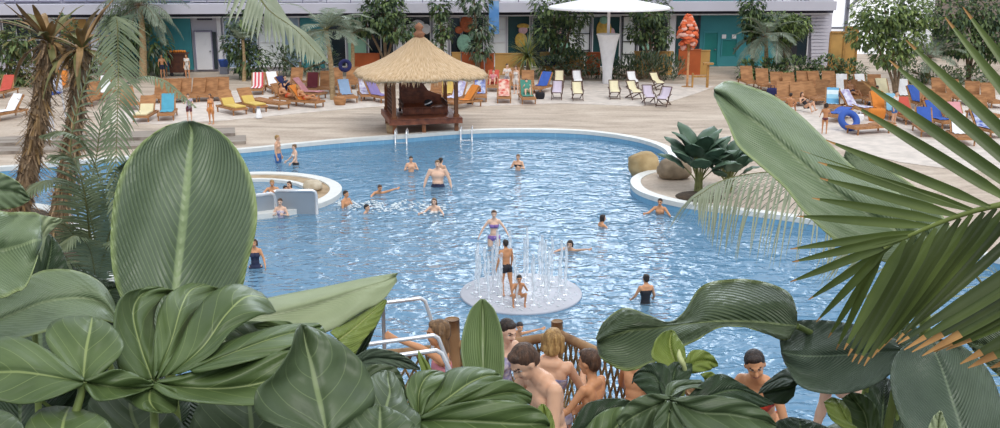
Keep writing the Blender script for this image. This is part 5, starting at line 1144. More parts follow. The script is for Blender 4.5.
bather('woman in a lilac bikini standing behind the fountain', 494, 214, .95, 'arms_out', 0, 1.65, 'skin_pink', 'hair_brown', 'short', (('top', 'wear_purple'), ('briefs', 'wear_purple')), fem=True)
bather('swimmer at the right of the fountain jets', 570, 244, .22, 'swim_side', -20, 1.6, 'skin_fair', 'hair_dark', 'bob', (('suit', 'wear_navy'),), fem=True)
bather('dark-haired swimmer alone in the middle right of the pool', 603, 218, .25, 'neckdeep', 110, 1.6, 'skin_warm', 'hair_dark', 'bob', (('suit', 'wear_black'),), fem=True)
bather('bather with arms out just below the stone spit', 660, 202, .4, 'neckdeep', -20, 1.65, 'skin_warm', 'hair_dark')
bather('woman in a black swimsuit seen from behind, lower right of the fountain', 646, 278.5, .62, 'wade', 190, 1.65, 'skin_warm', 'hair_dark', 'bun', (('suit', 'wear_black'),), fem=True)
bather('child with raised arm in the water left of the leaf spear', 520, 327, .25, 'swim_side', 20, 1.3, 'skin_warm', 'hair_dark', child=True, vox=.014)
# splash around the swimmer
random.seed(8); b = MB(); c0 = G(372, 207, .0)
for k in range(260):
    a = random.uniform(-3.4, 3.4); r = random.gauss(0, .35); b.ball((c0.x + a * .55 + .6, c0.y + r - a * .1, random.uniform(0, .05)), (random.uniform(.02, .09), random.uniform(.02, .06), random.uniform(.008, .03)), 6)
tag(b.build('splash', MATS['foam'], smooth=True), 'white churned splash around the dark-headed swimmer', 'splash', kind='stuff')
# at the fountain
person('boy in dark trunks walking on the fountain plate, seen from behind', 1.42, dict(POSES['stand'], lL=((.05, -.15, -1), (0, .25, -1)), lR=((-.05, .2, -1), (0, .3, -1)), aL=((.3, .15, -.95), (.1, -.3, -.95)), aR=((-.25, -.2, -.95), (-.1, -.4, -.9)), torso=(0, -.06, 1)), 'skin_tan', 'hair_dark', wear=(('trunks', 'wear_black'),), feet=Vector((G(508, 297, .07).x, G(508, 297, .07).y, .07)), rz=205, vox=.016, child=False)
person('child crouching at the front rim of the fountain plate', 1.15, 'crouch', 'skin_tan', 'hair_dark', wear=(('trunks', 'wear_white'),), feet=Vector((G(519, 306, .07).x, G(519, 306, .07).y, .07)), rz=8, vox=.014, child=True)
# ---- people on the beach
def guest(label, px, row, pose, rz, H, skin, hair, style='short', wear=(), z=ZB + .03, lift=None, **k):
    p = G(px, row, z)
    if lift is None: return person(label, H, pose, skin, hair, style, wear, feet=Vector((p.x, p.y, z)), rz=rz, vox=.022, **k)
    return person(label, H, pose, skin, hair, style, wear, at=Vector((p.x, p.y, z + lift)), rz=rz, vox=.022, **k)
guest('child in an orange dress standing on the sand left of the yellow loungers', 212, 124, 'stand', -20, 1.42, 'skin_warm', 'hair_brown', 'bob', (('dress', 'wear_orange_dress'),), fem=True)
guest('person in a striped shirt standing behind the palm frond, left of the child in orange', 190, 122, 'hands_chest', 10, 1.35, 'skin_pink', 'hair_dark', 'short', (('shirt', 'wear_pattern'), ('shorts', 'wear_maroon')))
guest('tanned sunbather lying back on a lounger with feet toward the hut', 288, 104, 'recline', 62, 1.75, 'skin_tan', 'hair_dark', 'short', (('trunks', 'wear_orange'),), lift=.47)
guest('reader in jeans and navy top sitting up on a lounger', 291, 96.5, 'recline_up', 60, 1.75, 'skin_fair', 'hair_dark', 'short', (('shirt', 'wear_navy'), ('trousers', 'wear_jeans')), lift=.5)
guest('bare-legged sunbather stretched on the lounger nearest the wicker basket', 306, 106.5, 'recline', 66, 1.7, 'skin_tan', 'hair_blond', 'bob', (('briefs', 'wear_red'),), lift=.5, fem=True)
guest('person in blue standing beside the brown cart', 169, 76, 'stand', 20, 1.7, 'skin_warm', 'hair_brown', 'short', (('dress', 'wear_blue'),), fem=True, z=ZB)
guest('person with white top standing right of the brown cart', 188, 79, 'stand', -10, 1.6, 'skin_warm', 'hair_brown', 'bob', (('shirt', 'wear_white'), ('shorts', 'wear_white')), fem=True, z=ZB)
guest('bare-shouldered person standing left of the person in blue', 163, 78, 'wade', 30, 1.5, 'skin_warm', 'hair_blond', 'short', (('shorts', 'wear_navy'),), z=ZB)
guest('pale person standing behind the red patterned towel, left of a pair', 507, 93, 'hands_chest', 20, 1.68, 'skin_pink', 'hair_dark', 'short', (('shirt', 'wear_white'), ('shorts', 'wear_pattern')))
guest('pale person sitting right of the standing one behind the towels', 516, 94, 'stand', -30, 1.6, 'skin_pink', 'hair_brown', 'bob', (('dress', 'wear_white'),), fem=True)
guest('bather with knees raised on the green towelled lounger', 527, 101, 'recline_up', 5, 1.7, 'skin_pink', 'hair_dark', 'short', (('trunks', 'wear_green'),), lift=.5)
guest('person in red lying on the lounger behind the blue patterned towel', 493, 90, 'recline_up', -5, 1.7, 'skin_pink', 'hair_brown', 'short', (('shirt', 'wear_pink'), ('trunks', 'wear_red')), lift=.5)
guest('dark-haired bather sitting with bare back in the right rows', 790, 112, 'sit_ground', 150, 1.7, 'skin_tan', 'hair_dark', 'short', (('trunks', 'wear_white'),), lift=.18)
guest('bather with raised knees sitting right of the bare-backed one', 806, 112, 'recline_up', 25, 1.7, 'skin_fair', 'hair_brown', 'bob', (('suit', 'wear_black'),), lift=.3, fem=True)
guest('child standing behind the edge of the large hanging leaf', 824, 134, 'wade', 160, 1.35, 'skin_tan', 'hair_dark', 'bob', (('briefs', 'wear_maroon'),), child=True)
guest('person in light blue standing between the palm leaflets at right', 893, 126, 'stand', 40, 1.65, 'skin_fair', 'hair_brown', 'short', (('shirt', 'wear_white'), ('shorts', 'wear_blue')))
guest('sunbather in navy lying near the left white towel', 852, 101, 'recline', 10, 1.7, 'skin_tan', 'hair_dark', 'short', (('trunks', 'wear_navy'),), lift=.5)
guest('sunbather in black sitting right of the black bag', 875, 104, 'sit_ground', -60, 1.7, 'skin_tan', 'hair_dark', 'short', (('trunks', 'wear_black'),), lift=.18)
guest('sunbather lying among the loungers low at right', 928, 112, 'recline', -10, 1.7, 'skin_tan', 'hair_dark', 'short', (('trunks', 'wear_red'),), lift=.5)
# ============================================================ rope bridge with its people, high over the near end of the pool
DZ = 3.55
M('log', 'a3805a', .75, col2='755436', scale=5, stretch=(1, 1, .25), bump=.5); M('rope', 'b99c6c', .9, col2='7f6642', scale=20, bump=.5)
BP = [D(300, 480, 9.6), D(452, 350, 9.35), D(556, 352, 9.45), D(655, 372, 8.3), D(720, 400, 7.4), D(800, 440, 6.7)]
br = thing('rope_bridge', 'log-railed rope bridge crossing above the near end of the pool', 'bridge', (0, 7.6, DZ)); B0 = Vector((0, 7.6, DZ))
deck = [Vector((D(250, 400, 9.6).x, 8.6, 0)), Vector((BP[1].x - .1, 9.0, 0)), Vector((BP[2].x, 9.05, 0)), Vector((BP[3].x + .1, 8.1, 0)), Vector((BP[4].x + .2, 7.2, 0)), Vector((3.2, 6.6, 0))]
near = [Vector((p.x - .1, p.y - 2.3, 0)) for p in deck]
b = MB(); n = 70
for i in range(n):
    a = Vector(cr([tuple(p) for p in deck], (i + .5) / n)); c = Vector(cr([tuple(p) for p in near], (i + .5) / n)); a2 = Vector(cr([tuple(p) for p in deck], (i + .5) / n + .004)); w_ = (a2 - a).length * n * .0 + .08
    b.bar(Vector((a.x, a.y, -.03)) - Vector((B0.x, B0.y, 0)), Vector((c.x, c.y, -.03)) - Vector((B0.x, B0.y, 0)), w_, .05)
b.build('planks', MATS['log'], br)
b = MB()
for off in (.0, .5, 1.): b.tube([Vector((a.x * (1 - off) + c.x * off, a.y * (1 - off) + c.y * off, -.14)) - Vector((B0.x, B0.y, 0)) for a, c in zip(deck, near)], .08, 8)
b.build('bearer', MATS['log'], br, smooth=True)
def post(px, row_top, d, r=.07):
    p = D(px, row_top, d); L = MB(); P = [Vector((p.x, p.y, DZ - .6)), Vector((p.x + .01, p.y, (DZ + p.z) / 2)), p]
    L.tube([q - B0 for q in crv(P, 10)], [r * (1 + .08 * mnoise.noise((i, px, 0))) for i in range(10)], 12); L.build('post', MATS['log'], br, smooth=True); return p
pA = post(452, 319, 9.35); pB = post(557, 321, 9.4, .055); pC = post(697, 392, 7.6, .08); pE = post(330, 345, 9.6)
hr = [(pE - Vector((0, 0, .1)), pA - Vector((0, 0, .28))), (pA - Vector((0, 0, .26)), pB - Vector((0, 0, .15))), (pB - Vector((0, 0, .12)), D(655, 371, 8.2)), (D(648, 369, 8.25), pC)]
for a, c in hr: L = MB(); L.tube([q - B0 for q in crv([a, (a + c) / 2 - Vector((0, 0, .03)), c], 8)], .045, 10); L.build('handrail', MATS['log'], br, smooth=True)
b = MB()
for (a, c), tight in zip(hr, (1, 1, 1, 1)):
    L = (c - a); nn = max(4, int(L.length / .09)); 
    for k in range(nn + 1):
        for sg in (-1, 1):
            p0 = a + L * (k / nn); k2 = k + sg * 5; p1 = a + L * (min(max(k2, 0), nn) / nn); p1 = Vector((p1.x, p1.y, DZ + .02)); b.tube([p0 - B0, (p0 + p1) / 2 - B0 + Vector((0, .02, 0)), p1 - B0], .011, 4)
b.build('rope_net', MATS['rope'], br, smooth=True)
for q in (pA, pB, pC, pE): L = MB(); L.tube([Vector((q.x, q.y, DZ - .3)) - B0, Vector((q.x, q.y, -1.1)) - B0], .11, 10); L.build('pile', MATS['log'], br, smooth=True)
# steel hand rails at the left of the bridge
def rail(label, pts, ends, r=.018):
    t = thing('steel_handrail', label, 'handrail', Vector((pts[0][0], 0, 0)) * 0 + Vector((D(*pts[0]).x, D(*pts[0]).y, DZ - .1))); O = t.location.copy(); P = [D(*q) for q in pts]
    down = Vector((P[-1].x + .01, P[-1].y - .02, DZ - .05)); L = MB(); full = []
    for i, p in enumerate(P):
        if 0 < i < len(P) - 1:
            full += [p.lerp(P[i - 1], min(.5, .09 / (p - P[i - 1]).length)), p.lerp(P[i - 1], min(.2, .03 / (p - P[i - 1]).length)), p.lerp(P[i + 1], min(.2, .03 / (p - P[i + 1]).length)), p.lerp(P[i + 1], min(.5, .09 / (p - P[i + 1]).length))]
        else: full.append(p)
    full.append(down); L.tube([q - O for q in full], r, 12); L.build('rail', MATS['chrome'], t, smooth=True)
    for px, row, d in ends: q = D(px, row, d); L = MB(); L.tube([q - O, Vector((q.x - .0, q.y, DZ - .05)) - O], r, 12); L.build('upright', MATS['chrome'], t, smooth=True)
rail('polished steel handrail, topmost, with the girl holding its upright', [(300, 312, 9.0), (382, 303, 9.1), (424, 298, 9.2), (432, 322, 9.25)], [(383, 303, 9.1)])
rail('polished steel handrail in the middle of the three, passing before the girl', [(290, 357, 8.0), (362, 345, 8.1), (437, 335, 8.2), (447, 360, 8.25)], [(362, 345, 8.1)])
rail('lowest polished steel handrail, nearest the leaves', [(335, 366, 7.6), (401, 355, 7.7), (440, 350, 7.8), (451, 372, 7.8)], [(349, 364, 7.62)])
def onbridge(label, hpx, hrow, d, H, pose, rz, skin, hair, style, wear, **k):
    p = D(hpx, hrow, d); t, org, J, Rz = person(label, H, pose, skin, hair, style, wear, head_at=p, rz=rz, vox=k.pop('vox', .0085), **k)
    return t, org, J, Rz
onbridge('girl with wet streaked hair holding the steel rail, seen from the side', 438, 333, 8.75, 1.45, dict(aR=((-.25, .1, -1), (-.1, -.5, -.7)), aL=((.1, -.8, .6), (0, -.95, .42)), lL=((.06, -.1, -1), (0, .1, -1)), curl=1.4, head=(0, -.1, 1), face=(-.2, -1, 0)), -82, 'skin_warm', 'hair_mouse', 'long', (('suit', 'wear_pink'),), child=True)
onbridge('bare-chested man stooping over the bridge rail with brown hair', 524, 362, 7.2, 1.88, dict(torso=(0, -.32, 1), head=(0, -.62, .8), aL=((.3, -.25, -.95), (.1, -.55, -.8)), aR=((-.3, -.3, -.9), (-.1, -.6, -.75)), lL=((.06, -.1, -1), (0, .08, -1)), face=(0, -1, -.6)), -58, 'skin_fair', 'hair_brown', 'short', (('trunks', 'wear_navy'),), vox=.0095)
onbridge('woman with tousled dark blond hair standing at the bridge rail, back turned', 553, 341, 8.7, 1.66, dict(aL=((.35, -.35, -.85), (-.2, -.8, .35)), aR=((-.4, -.3, -.85), (.1, -.75, .55)), head=(0, -.12, 1), curl=1.2), 165, 'skin_fair', 'hair_blond', 'bob', (('top', 'wear_pattern'), ('briefs', 'wear_pattern')), fem=True, seed=3)
onbridge('boy with cropped brown hair standing bare-backed, right of the woman', 589, 362, 8.35, 1.38, dict(aL=((.35, -.45, -.85), (.35, -.75, -.6)), aR=((-.2, -.35, -.9), (-.05, -.75, -.65)), head=(0, -.2, 1), curl=1.2), -128, 'skin_warm', 'hair_brown', 'short', (('trunks', 'wear_black'),), child=True)
onbridge('girl with long dark hair leaning by the tall leaf spear, left of the man', 508, 331, 8.9, 1.5, dict(torso=(0, -.15, 1), head=(0, -.3, 1), aL=((.3, -.55, -.7), (-.1, -.85, -.4)), aR=((-.3, -.5, -.8), (.1, -.9, -.3)), curl=1.0), 40, 'skin_pink', 'hair_dark', 'long', (('suit', 'wear_pattern'),), fem=True, seed=5)
onbridge('child in orange swim shorts mostly hidden behind the broad grey-green leaf', 640, 350, 8.3, 1.25, dict(torso=(0, -.2, 1), aL=((.3, -.4, -.85), (.1, -.7, -.6))), 150, 'skin_warm', 'hair_brown', 'short', (('shorts', 'wear_orange'),), child=True)
onbridge('woman in a red bikini with wet dark hair looking down, right of the leaves', 755, 365, 7.8, 1.62, dict(torso=(0, -.5, 1), head=(0, -.35, 1), aL=((.5, -.35, -.8), (-.1, -.75, -.5)), aR=((-.5, -.35, -.8), (.1, -.75, -.5)), face=(.5, -.8, -.35)), -38, 'skin_warm', 'hair_dark', 'short', (('top', 'wear_red'), ('briefs', 'wear_red')), fem=True, vox=.0085)
onbridge('pale-shouldered person bent over at the lower right between leaves', 822, 372, 7.0, 1.65, dict(torso=(-.1, -.75, .75), head=(0, -.9, .4)), -70, 'skin_pink', 'hair_brown', 'short', (('trunks', 'wear_white'),), vox=.011)
# ============================================================ planting terrace and the big leaves close to the camera
BZ = 5.9
b = MB(); b.box((0, 2.3, BZ - .35), (9.6, 3.6, .5)); b.box((0, 4.15, BZ - .3), (9.7, .14, .75)); b.box((0, .45, BZ - .3), (9.7, .14, .75))
for x in (-4, 0, 4): b.box((x, 2.3, (BZ - .6) / 2), (.5, 3.2, BZ - .6))
struct('trim_50', b, MATS['concrete']); b = MB(); b.box((0, 2.3, BZ - .08), (9.5, 3.5, .14)); struct('floor', b, MATS['soil'])
def bigleaf(name, c, c2, vein, rough=.38, n=16., k=.55, bump=.35, trans=.18, vw=.10, rib=.035, edge=None):
    """leaf surface: pale midrib and side veins running to the edge"""
    m, t, b = newmat(name); uv = t.add('UVMap'); sp = t.add('SeparateXYZ'); t.ln(uv.outputs[0], sp.inputs[0]); u = t.math('ABSOLUTE', sp.outputs[0]); v = sp.outputs[1]
    tc = t.add('TexCoord'); nz = t.add('TexNoise', _Scale=7., _Detail=3.); t.ln(tc.outputs['Object'], nz.inputs['Vector'])
    ph = t.math('MULTIPLY', t.math('SUBTRACT', v, t.math('MULTIPLY', t.math('POWER', u, 1.3), k * .35)), n); ph = t.math('ADD', ph, t.math('MULTIPLY', nz.outputs[0], .35))
    tri = t.math('ABSOLUTE', t.math('SUBTRACT', t.math('FRACT', ph), .5)); line = t.math('LESS_THAN', tri, vw * .5)
    dk = 1. if name in ('pale_leaf', 'paddle_leaf', 'fresh_leaf') else .8
    base = t.ramp(nz.outputs[0], [(.35, tuple(q * dk for q in lin(c2))), (.65, tuple(q * dk for q in lin(c)))])
    if edge:
        ef = t.ramp(u, [(.9, (0, 0, 0)), (1., (1, 1, 1))]); me_ = t.add('MixRGB'); t.ln(ef, me_.inputs[0]); t.ln(base, me_.inputs[1]); me_.inputs[2].default_value = (*lin(edge), 1); base = me_.outputs[0]
    m1 = t.add('MixRGB'); t.ln(t.math('MULTIPLY', line, .38), m1.inputs[0]); t.ln(base, m1.inputs[1]); m1.inputs[2].default_value = (*lin(vein), 1)
    rb = t.ramp(u, [(0, (1, 1, 1)), (rib, (.8, .8, .8)), (rib * 1.6, (0, 0, 0))]); m2 = t.add('MixRGB'); t.ln(rb, m2.inputs[0]); t.ln(m1.outputs[0], m2.inputs[1]); m2.inputs[2].default_value = (*lin(vein), 1)
    t.ln(m2.outputs[0], b.inputs['Base Color']); b.inputs['Roughness'].default_value = rough; b.inputs['Specular IOR Level'].default_value = .5
    h = t.math('MULTIPLY_ADD', tri, -1., t.math('MULTIPLY', nz.outputs[0], .6)); bp = t.add('Bump', _Strength=bump, _Distance=.012); t.ln(h, bp.inputs['Height']); t.ln(bp.outputs[0], b.inputs['Normal'])
    tr = t.add('BsdfTranslucent'); mx = t.add('MixShader', _Fac=trans); t.ln(m2.outputs[0], tr.inputs[0]); t.ln(bp.outputs[0], tr.inputs['Normal']); t.ln(b.outputs[0], mx.inputs[1]); t.ln(tr.outputs[0], mx.inputs[2]); t.ln(mx.outputs[0], t.n['Material Output'].inputs[0])
    return m
bigleaf('oval_leaf', '7d8f73', '6c7f63', '9caf80', n=26, k=1.6, edge='9db06f', rib=.045, vw=.2, bump=.4); bigleaf('paddle_leaf', '849672', '738664', 'a3b388', n=34, k=1.2, edge='a8b87c', vw=.16)
bigleaf('monstera_leaf', '6f8550', '5a7040', 'a0b070', n=5, k=1.3, rib=.03, bump=.2, rough=.42, vw=.05); bigleaf('monstera_dark', '657853', '526443', '8b9c6c', n=6, k=1.3, bump=.25, rough=.45, vw=.06)
bigleaf('pale_leaf', 'bcc8a0', 'acb98f', 'cdd6b2', n=40, k=1.5, bump=.3, rough=.5, trans=.3, vw=.2, rib=.02); bigleaf('fresh_leaf', '9aab55', '829647', 'c3cc7c', n=20, k=1.2, trans=.35, vw=.12)
bigleaf('grey_leaf', '6a7c66', '586a56', '87987c', n=34, k=1.5, bump=.4, vw=.2, rib=.02); bigleaf('broad_grey_leaf', '6a7b5c', '56684b', '8a986a', n=26, k=1.5, edge='96a35a', bump=.5, vw=.2); bigleaf('deep_leaf', '4a5f42', '3a4e36', '6a7e58', n=24, k=1.4, bump=.5, vw=.12)
bigleaf('spear_leaf', '8da26a', '7a915c', 'a9b985', n=3, k=9, bump=.3, vw=.2, rib=.02); M('petiole', '8a9a58', .45, var=.1, scale=8); M('petiole_pale', 'c2c98e', .45, var=.06, scale=8)
def leafgrid(b, rows, d0, d1, dl=.0, dr=.0, ni=34, nj=17, wave=.006, wn=10., cup=.0, seed=0, wob=.0):
    """rows base to tip: left edge, midrib, right edge as seen (px,row); d0..d1 distance along the rib; dl, dr how much nearer or farther each edge lies"""
    R = [tuple(float(q) for q in r[:6]) + (float(r[6]) if len(r) > 6 else 0.,) for r in rows]; P = []
    for i in range(ni):
        v = i / (ni - 1); r = cr(R, v); d = d0 + (d1 - d0) * v + r[6]; s_ = math.sin(PI * min(1, max(0, v))) ** .5; row = []
        for j in range(nj):
            u = -1 + 2 * j / (nj - 1); a = abs(u); ex, ey = (r[0], r[1]) if u < 0 else (r[4], r[5])
            x = r[2] + (ex - r[2]) * a; y = r[3] + (ey - r[3]) * a; dd = d + (dl if u < 0 else dr) * a ** 1.4 * s_ + cup * a * a * s_
            dd += wave * math.sin((v - .35 * a ** 1.3) * wn * 2 * PI) * (.3 + .7 * a) + wob * mnoise.noise((u * 1.6, v * 3.5, seed * 3.1)) + .02 * (1 - a) ** 8
            row.append(D(x, y, dd))
        P.append(row)
    b.grid(P, lambda vv, uu: (uu * 2 - 1, vv)); return P[0][nj // 2], P
def plant(name, label, px, d=None, cat='plant', y=None):
    x = D(px, 428, d).x; return thing(name, label, cat, (x, D(px, 428, d).y if y is None else y, BZ - .02))
def leaf(t, lobes, mat, stem=True, name='leaf', sr=.012, smat='petiole', to=None, solid=.0025):
    b = MB(); first = None
    for k, L in enumerate(lobes):
        rows, d0, d1 = L[0], L[1], L[2]; kw = L[3] if len(L) > 3 else {}; a, _ = leafgrid(b, rows, d0, d1, seed=k + len(rows), **kw); first = a if first is None else first
    O = Vector(t.location); b.v = [tuple(Vector(v) - O) for v in b.v]; o = b.build(name, MATS[mat], t, smooth=True, solid=solid)
    if stem:
        end = Vector((0, 0, 0)); A = first - O
        if to: A2 = D(*to) - O; pts = [A, A2, A2 * .5 + Vector((0, .05, 0)) + Vector((0, 0, -.05)), end + Vector((A.x * .1, 0, 0))]
        else: pts = [A, A * .72 + Vector((0, .08, -.16)), A * .35 + Vector((0, .03, -.1)), end + Vector((A.x * .05, 0, 0))]
        s = MB(); s.tube(crv(pts, 18), [sr * (.8 + .6 * i / 17) for i in range(18)], 8); s.build('stem', MATS[smat], t, smooth=True)
    return o
# ---- 1 tall oval leaf plant (left)
t = plant('large_leaf_plant', 'plant carrying the tall upright oval leaf and ribbed leaves at left', 150, 3.4)
leaf(t, [([(150, 336, 166, 338, 190, 336), (122, 300, 173, 306, 236, 298), (112, 265, 178, 266, 248, 262), (111, 226, 183, 223, 257, 219), (117, 185, 187, 186, 252, 180), (133, 152, 190, 154, 236, 148), (160, 129, 192, 133, 216, 129), (184, 121, 188, 121, 193, 121)], 3.15, 3.4, dict(dl=-.12, dr=-.1, wave=.006, wn=16, ni=60, nj=25, wob=.05))], 'oval_leaf', sr=.02)
leaf(t, [([(-60, 330, -60, 345, -60, 352), (-10, 298, -10, 324, -8, 344), (20, 282, 18, 312, 22, 338), (46, 270, 45, 302, 48, 331), (80, 272, 80, 298, 82, 324), (106, 288, 104, 304, 100, 320), (122, 322, 121, 323, 120, 325)], 3.0, 3.1, dict(dl=.15, dr=-.15, wave=.006, wn=14, nj=21, wob=.05))], 'paddle_leaf', sr=.016)
leaf(t, [([(70, 262, 100, 330, 110, 340), (75, 268, 102, 305, 122, 322), (88, 272, 108, 292, 134, 306), (104, 280, 118, 288, 134, 292), (130, 285, 131, 286, 132, 287)], 3.25, 3.35, dict(dr=-.1, wn=9))], 'deep_leaf')
t = plant('large_leaf_plant', 'drooping broad-leaved plant at the left picture edge', -60, 2.9)
leaf(t, [([(-80, 220, -80, 235, -80, 260), (-40, 196, -40, 240, -40, 300), (0, 211, -5, 250, -2, 299), (22, 212, 18, 246, 16, 292), (40, 215, 36, 240, 27, 285), (42, 236, 42, 240, 40, 250)], 2.6, 2.75, dict(dl=.1, dr=-.1, wn=5, wave=.01, wob=.06))], 'paddle_leaf')
leaf(t, [([(-50, 150, -50, 190, -50, 212), (-10, 168, -10, 190, -10, 210), (8, 176, 8, 190, 8, 209), (20, 184, 20, 193, 20, 206), (30, 198, 30, 199, 30, 200)], 2.8, 2.9, dict(wn=5))], 'paddle_leaf')
leaf(t, [([(36, 214, 38, 240, 41, 262), (46, 216, 48, 225, 46, 238), (56, 218, 56, 222, 54, 228), (62, 219, 62, 219, 62, 220)], 2.85, 2.95, dict(wn=3))], 'pale_leaf', stem=False)
leaf(t, [([(20, 300, 34, 310, 66, 292), (28, 270, 44, 280, 70, 276), (36, 246, 50, 256, 67, 264), (43, 234, 52, 240, 62, 250), (50, 234, 52, 236, 54, 238)], 3.2, 3.3, dict(wn=5))], 'deep_leaf')
# ---- 2 monstera group
t = plant('monstera', 'large glossy split-leaf plant filling the lower left', 150, 2.7)
leaf(t, [([(120, 376, 153, 380, 158, 372), (114, 345, 140, 345, 158, 345), (115, 312, 133, 312, 154, 318), (125, 294, 143, 293, 162, 298), (150, 286, 162, 287, 177, 291)], 2.55, 2.85, dict(dl=-.12, dr=.08, wn=2, wave=.012)),
         ([(153, 378, 155, 379, 160, 378), (154, 348, 171, 342, 182, 348), (158, 315, 181, 308, 196, 318), (170, 293, 190, 291, 208, 301), (190, 283, 204, 284, 219, 288)], 2.55, 2.9, dict(dl=-.02, dr=.06, wn=2, wave=.012)),
         ([(160, 377, 170, 375, 180, 374), (178, 346, 203, 347, 212, 354), (194, 314, 226, 315, 232, 331), (212, 293, 246, 297, 258, 316), (236, 284, 264, 298, 270, 314), (262, 293, 270, 302, 276, 312)], 2.55, 2.9, dict(dl=.04, dr=-.04, wn=2, wave=.012)),
         ([(178, 374, 190, 370, 196, 374), (210, 350, 232, 353, 238, 364), (244, 335, 270, 339, 274, 354), (284, 325, 298, 331, 300, 342), (318, 323, 322, 326, 326, 333)], 2.53, 2.75, dict(dl=.05, dr=-.05, wn=2, wave=.01)),
         ([(156, 381, 158, 383, 150, 386), (196, 371, 192, 388, 172, 398), (236, 361, 232, 388, 216, 404), (276, 352, 272, 380, 262, 404), (304, 350, 302, 366, 296, 386), (318, 360, 318, 364, 316, 370)], 2.5, 2.6, dict(dl=.05, dr=-.12, wn=2.5, wave=.014)),
         ([(152, 380, 153, 381, 160, 384), (124, 384, 150, 392, 176, 390), (122, 396, 150, 402, 178, 402), (140, 409, 156, 410, 176, 411), (160, 413, 163, 413, 168, 413)], 2.5, 2.42, dict(wn=1.5, wave=.01))], 'monstera_leaf', sr=.012, to=(158, 470, 2.5))
leaf(t, [([(84, 378, 83, 382, 82, 386), (54, 354, 50, 376, 52, 398), (22, 338, 20, 372, 24, 404), (-6, 338, -8, 372, -4, 400), (-40, 350, -42, 366, -40, 390), (-60, 368, -60, 370, -60, 372)], 2.35, 2.4, dict(dl=.12, dr=-.08, wn=2, wave=.012)),
         ([(60, 366, 83, 382, 100, 376), (46, 340, 86, 352, 122, 352), (50, 324, 90, 332, 120, 334), (66, 317, 92, 321, 108, 323), (88, 316, 92, 317, 98, 318)], 2.4, 2.6, dict(dl=.05, dr=.02, wn=2, wave=.01)),
         ([(84, 380, 85, 382, 83, 386), (112, 370, 106, 386, 96, 400), (130, 372, 122, 388, 110, 400), (146, 380, 138, 388, 128, 396), (156, 384, 154, 386, 150, 389)], 2.38, 2.5, dict(wn=2, wave=.012, dr=-.08))], 'monstera_leaf', to=(75, 470, 2.4))
leaf(t, [([(20, 470, 60, 470, 110, 470), (24, 430, 62, 430, 112, 430), (38, 411, 66, 414, 100, 416), (56, 406, 70, 407, 84, 410)], 2.2, 2.4, dict(wn=2)), ], 'monstera_leaf', stem=False)
leaf(t, [([(-40, 460, -20, 460, 30, 460), (-40, 425, -12, 424, 24, 428), (-40, 412, -10, 410, 14, 416), (-10, 409, -6, 409, 2, 410)], 2.15, 2.3, dict(wn=2))], 'monstera_dark', stem=False)
leaf(t, [([(96, 470, 150, 470, 190, 470), (92, 430, 142, 440, 186, 440), (88, 404, 132, 416, 180, 420), (100, 392, 130, 398, 160, 404), (126, 390, 130, 391, 134, 392)], 2.6, 2.8, dict(wn=3))], 'monstera_dark', stem=False)
t = plant('monstera', 'second glossy plant with heart-shaped leaf below the pale folded leaf', 320, 2.7)
leaf(t, [([(320, 436, 328, 440, 336, 434), (262, 420, 322, 410, 370, 410), (256, 392, 316, 386, 374, 388), (274, 374, 311, 364, 362, 362), (290, 350, 306, 347, 340, 342), (296, 330, 303, 330, 318, 330), (301, 324, 302, 324, 304, 325)], 2.3, 2.42, dict(dl=-.1, dr=.08, wn=4, wave=.008, nj=21, wob=.04))], 'monstera_dark', sr=.014)
leaf(t, [([(312, 352, 306, 358, 296, 362), (280, 326, 276, 348, 262, 366), (262, 322, 252, 340, 236, 352), (246, 322, 236, 330, 224, 338), (236, 326, 230, 328, 226, 330)], 2.75, 2.9, dict(wn=3, dl=.05)), ([(296, 330, 300, 345, 312, 350), (290, 322, 290, 334, 300, 344), (270, 321, 272, 328, 280, 336), (252, 324, 254, 326, 256, 328)], 2.75, 2.8, dict(wn=2))], 'monstera_leaf', stem=False)
leaf(t, [([(340, 430, 380, 436, 420, 432), (352, 404, 386, 408, 420, 416), (364, 386, 390, 392, 408, 404), (372, 376, 388, 380, 402, 386), (384, 370, 388, 371, 394, 373)], 2.5, 2.7, dict(wn=3))], 'monstera_dark', stem=False)
leaf(t, [([(180, 460, 250, 470, 330, 460), (190, 425, 252, 430, 300, 428), (200, 404, 250, 406, 286, 404), (226, 392, 250, 394, 270, 394), (246, 388, 249, 388, 252, 389)], 2.9, 3.1, dict(wn=3))], 'monstera_dark')
# ---- 3 pale folded leaf
t = plant('banana_plant', 'plant with a long pale underside leaf ending in a green fold', 230, 3.7)
leaf(t, [([(150, 352, 150, 364, 150, 376), (190, 324, 190, 340, 190, 360), (226, 310, 226, 326, 228, 350), (260, 300, 259, 318, 262, 341), (292, 293, 290, 311, 298, 338), (324, 287, 322, 302, 330, 331), (361, 279, 358, 290, 361, 312), (384, 275, 380, 283, 382, 301), (398, 273, 396, 276, 397, 281)], 3.3, 3.7, dict(dl=.2, dr=-.06, wn=12, wave=.004, ni=46, wob=.04))], 'pale_leaf')
leaf(t, [([(330, 332, 338, 340, 352, 360), (344, 322, 352, 330, 364, 340), (360, 312, 366, 318, 376, 326), (374, 304, 378, 308, 382, 314), (386, 299, 386, 300, 387, 301)], 3.42, 3.6, dict(dl=.1, dr=.0, wn=6))], 'fresh_leaf', stem=False)
leaf(t, [([(346, 362, 352, 372, 362, 360), (351, 356, 360, 352, 368, 346), (362, 342, 370, 336, 378, 322), (374, 326, 379, 318, 383, 312), (384, 304, 384, 304, 385, 304)], 3.6, 3.7, dict(wn=3))], 'deep_leaf', stem=False)
